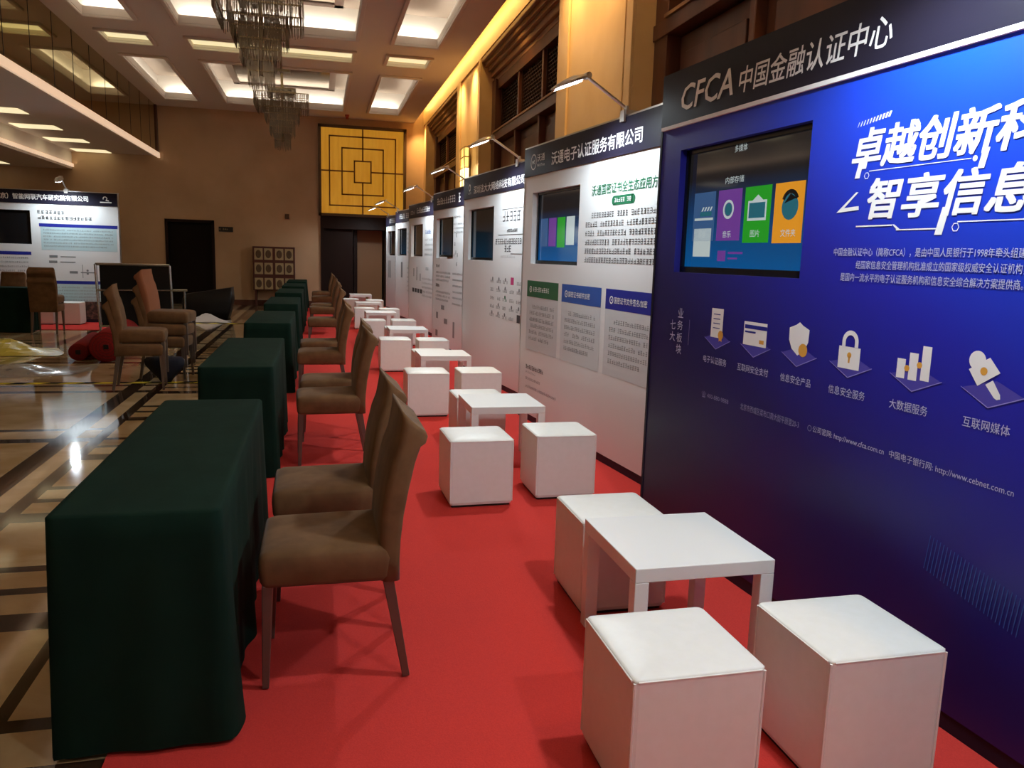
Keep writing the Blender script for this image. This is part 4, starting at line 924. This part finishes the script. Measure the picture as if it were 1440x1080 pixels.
# wall lantern on the second pilaster
t = thing('wall_lantern', 'glowing square-framed wall lantern on the golden pilaster', 'wall lamp', (2.85, 15.55, 2.75))
bm = BM(); box(bm, -0.10, -0.02, -0.24, 0.24, 0.0, 0.42); build('lamp_shade', bm, 'sconce_hot', t)
bm = BM(); box(bm, -0.10, -0.02, -0.18, 0.20, 0.44, 0.80); build('lamp_shade', bm, 'sconce_glow', t)
bm = BM()
for (zz) in (0.0, 0.20, 0.42, 0.62, 0.80):
    box(bm, -0.115, -0.005, -0.26, 0.26, zz - 0.008, zz + 0.008)
for yy in (-0.24, -0.08, 0.08, 0.24): box(bm, -0.112, -0.098, yy - 0.008, yy + 0.008, 0, 0.80)
box(bm, -0.02, 0.0, -0.2, 0.2, -0.02, 0.84); build('lamp_frame', bm, 'brass', t)
l = bpy.data.lights.new('lantern_light', 'POINT'); l.energy = 8; l.color = (1, 0.65, 0.25); l.shadow_soft_size = 0.1
lo = bpy.data.objects.new('lantern_light', l); link(lo, t); lo.location = (-0.25, 0, 0.4)

# ------------------------------------------------------------------ things by the far wall and on the marble
t = thing('carved_cabinet', 'reddish cabinet with twelve cream relief squares against the far wall', 'cabinet', (-1.14, 22.28, 0), 0)
bm = BM(); box(bm, -0.54, 0.54, -0.16, 0.16, 0.42, 1.58); build('body', bm, 'red_wood', t, bevel=0.01)
for (sx2, sy2) in ((-1, -1), (1, -1), (-1, 1), (1, 1)):
    bm = BM(); bar(bm, (sx2 * 0.48, sy2 * 0.12, 0.42), (sx2 * 0.48, sy2 * 0.12, 0), 0.04, 0.03); build('leg', bm, 'red_wood', t)
for r_ in range(3):
    for c_ in range(4):
        u = (-0.39, -0.14, 0.14, 0.39)[c_]; v = (0.60, 1.00, 1.38)[r_]
        bm = BM(); box(bm, u - 0.105, u + 0.105, -0.172, -0.158, v - 0.15, v + 0.15); d = build('relief_square', bm, 'cream_tile', t)
        bm = BM(); R_ = [[(u + s * 0.075 * math.cos(2 * PI * i / 16), -yy, v + s * 0.11 * math.sin(2 * PI * i / 16)) for i in range(16)] for (s, yy) in ((1, 0.170), (0.95, 0.178), (0.6, 0.184), (0.3, 0.180))]
        loft(bm, R_); build('medallion', bm, 'carved', d)
t = thing('door_sign', 'small dark sign plate on the far wall beside the black doorway', 'sign', (-2.37, 22.485, 1.998))
bm = BM(); box(bm, -0.18, 0.18, -0.012, 0.015, -0.065, 0.065); build('plate', bm, 'sign_black', t)
bm = BM(); strokes(bm, -0.13, 0.15, -0.02, 0.05, rnd, y=-0.0135, fat=1.6); quad(bm, ((-0.165, 0.0), (-0.14, 0.025), (-0.14, -0.025)), -0.0135); build('lettering', bm, 'cream_tile', t)
bm = BM(); box(bm, -0.85, -0.74, 22.44, 22.5, 2.33, 2.46); tag(build('wall_thermostat', bm, 'carved', bevel=0.01), 'small brown box high on the far wall above the carved cabinet', 'control box')
t = thing('ceiling_sprinkler', 'small dark red fitting on the ceiling in front of the amber panel', 'sprinkler', (0.78, 21.9, 5.05))
bm = BM(); bar(bm, (0, 0, 0), (0, 0, -0.05), 0.06, 0.05, 12); build('base', bm, 'red_plastic', t)
bm = BM(); bar(bm, (0, 0, -0.05), (0, 0, -0.11), 0.03, 0.045, 12); build('sensor', bm, 'red_plastic', t)

# wheeled display stand with a black board in a steel frame
t = thing('display_stand', 'black board in a bright steel frame standing on the marble beyond the stacked chairs', 'display stand', (-2.78, 13.5, 0), -0.03)
bm = BM(); box(bm, -0.52, 0.50, -0.015, 0.015, 0.25, 1.18); build('board', bm, 'black_board', t)
bm = BM()
for (a, b) in (((-0.55, 0, 0.22), (-0.58, 0, 1.20)), ((0.53, 0, 0.10), (0.50, 0, 1.20)), ((-0.58, 0, 1.20), (0.50, 0, 1.20)), ((-0.55, 0, 0.24), (0.53, 0, 0.24))): bar(bm, a, b, 0.022, n=6)
build('frame', bm, 'metal', t)
bm = BM(); bar(bm, (-0.57, -0.05, 0.80), (0.76, -0.05, 0.82), 0.016, n=6); build('cross_bar', bm, 'metal', t)
for (a, b) in (((0.72, -0.05, 0.81), (0.72, -0.05, 0.0)), ((-0.55, 0, 0.24), (-0.55, -0.02, 0.0)), ((0.53, 0, 0.12), (0.53, 0, 0.0)), ((0.53, 0.0, 0.24), (0.53, 0.35, 0.0))):
    bm = BM(); bar(bm, a, b, 0.016, n=6); build('leg', bm, 'metal', t)

# rolled carpets
def roll(name, x, y, r, L, rz, label, core):
    t = thing(name, label, 'carpet', (x, y, 0.0), rz, 'rolled carpets')
    bm = BM(); n = 28; R_ = []
    for (yy, k) in ((0, 0.94), (0.01, 1.0), (L / 3, 1.02), (L * 0.7, 0.99), (L, 1.0)):
        R_.append([(r * k * math.cos(2 * PI * i / n), yy, r + 0.0 + r * k * math.sin(2 * PI * i / n) * 0.98) for i in range(n)])
    loft(bm, R_); build('roll', bm, 'red_roll', t, smooth=True)
    bm = BM()
    for i in range(80):
        a0, a1 = i * 0.35, (i + 1) * 0.35; q0, q1 = 0.02 + (r - 0.03) * i / 80, 0.02 + (r - 0.03) * (i + 1) / 80
        w = 0.004
        p = [(q0 * math.cos(a0), -0.004, r + q0 * math.sin(a0)), (q1 * math.cos(a1), -0.004, r + q1 * math.sin(a1)), ((q1 + w) * math.cos(a1), -0.004, r + (q1 + w) * math.sin(a1)), ((q0 + w) * math.cos(a0), -0.004, r + (q0 + w) * math.sin(a0))]
        bm.faces.new([bm.verts.new(v) for v in p])
    box(bm, -0.03, 0.03, -0.005, 0.0, r - 0.03, r + 0.03)
    build('spiral_edge', bm, core, t)
    return t
roll('carpet_roll', -2.66, 11.0, 0.20, 2.0, 0.10, 'thick roll of red carpet lying on the marble beside the stacked chairs', 'dark_metal')
roll('carpet_roll', -3.03, 11.15, 0.115, 1.5, 0.12, 'thinner dark red carpet roll lying against the thick red roll', 'dark_metal')

# crumpled sheets
def sheet(name, pts_x, pts_y, h, seed, mk, loc, rz, label, cat, thick=0.004):
    rr = random.Random(seed); bm = BM(); n, m_ = 22, 14; g = []
    ph = [rr.uniform(0, 6) for _ in range(8)]
    for i in range(n):
        row = []
        for j in range(m_):
            x = (i / (n - 1) - 0.5) * pts_x; y = (j / (m_ - 1) - 0.5) * pts_y
            e = math.sin(PI * i / (n - 1)) * math.sin(PI * j / (m_ - 1))
            z = h * e * (0.45 + 0.35 * math.sin(3.1 * x / pts_x * 3 + ph[0] + y * 2) + 0.25 * abs(math.sin(9 * x / pts_x + 7 * y / pts_y + ph[1])) + 0.12 * rr.random())
            x += 0.05 * pts_x * math.sin(4 * y / pts_y + ph[2]); y += 0.10 * pts_y * math.sin(5 * x / pts_x + ph[3])
            row.append(bm.verts.new((x, y, max(0.003, z + 0.004))))
        g.append(row)
    for i in range(n - 1):
        for j in range(m_ - 1): bm.faces.new((g[i][j], g[i + 1][j], g[i + 1][j + 1], g[i][j + 1]))
    o = build(name, bm, mk, smooth=(mk != 'yellow_film')); sd = o.modifiers.new('thick', 'SOLIDIFY'); sd.thickness = thick; sd.offset = 1
    o.location = loc; o.rotation_euler.z = rz
    return tag(o, label, cat)
sheet('plastic_sheet', 1.5, 0.9, 0.17, 4, 'yellow_film', (-4.25, 11.95, 0), 0.15, 'crumpled yellow sheet lying on the marble in front of the dark table', 'sheet')
sheet('plastic_film', 1.7, 0.8, 0.10, 8, 'clear_film', (-3.55, 10.2, 0), 0.1, 'clear plastic film crumpled on the marble near the hazard tape', 'film')
sheet('plastic_sheet', 1.15, 0.5, 0.17, 15, 'film_white', (-2.35, 17.15, 0), 0.0, 'crumpled pale sheet on the floor in front of the black bag', 'sheet')
# black bag behind the pale sheet
bm = BM(); R_ = [rrect(x, 0, hx, 0.30, z, 0.05) for (z, x, hx) in ((0.0, 0.05, 0.42), (0.2, 0.05, 0.48), (0.42, 0.07, 0.50))]
R_.append([(x, y, z + (0.35 * max(0, x) ** 1.3)) for (x, y, z) in rrect(0.09, 0, 0.47, 0.24, 0.52, 0.05)])
loft(bm, R_); o = build('black_bag', bm, 'black_leather', smooth=True); o.location = (-2.35, 18.0, 0); tag(o, 'big black bag with a raised corner in front of the black doorway', 'bag')
bm = BM(); R_ = [[(w_ * math.cos(2 * PI * i / 14) * (1 + 0.15 * math.sin(3 * i)), 0.6 * w_ * math.sin(2 * PI * i / 14), z) for i in range(14)] for (z, w_) in ((0.0, 0.05), (0.05, 0.08), (0.12, 0.14), (0.19, 0.19), (0.25, 0.20), (0.28, 0.17))]
loft(bm, R_); o = build('cloth_bundle', bm, 'navy_cloth', smooth=True); o.location = (-1.66, 9.35, 0.004); tag(o, 'dark navy cloth bundle tucked under the stacked chairs', 'cloth')
# hazard tape lines
def tape(name, x0, x1, y, w, label):
    t = thing(name, label, 'tape', (0, y, 0), 0)
    bm = BM(); box(bm, x0, x1, -w / 2, w / 2, 0.0005, 0.0022); build('yellow_band', bm, 'tape_y', t)
    bm = BM(); x = x0 + 0.05
    while x < x1 - 0.2:
        quad_ = [(x, -w / 2), (x + 0.17, -w / 2), (x + 0.25, w / 2), (x + 0.08, w / 2)]
        bm.faces.new([bm.verts.new((p[0], p[1], 0.003)) for p in quad_]); x += 0.34
    build('black_stripes', bm, 'black_tape', t)
tape('hazard_tape', -5.0, -0.95, 9.33, 0.10, 'yellow and black hazard tape across the marble under the stacked chairs')
tape('hazard_tape', -3.4, -0.95, 16.75, 0.12, 'yellow and black hazard tape across the marble before the black bag')
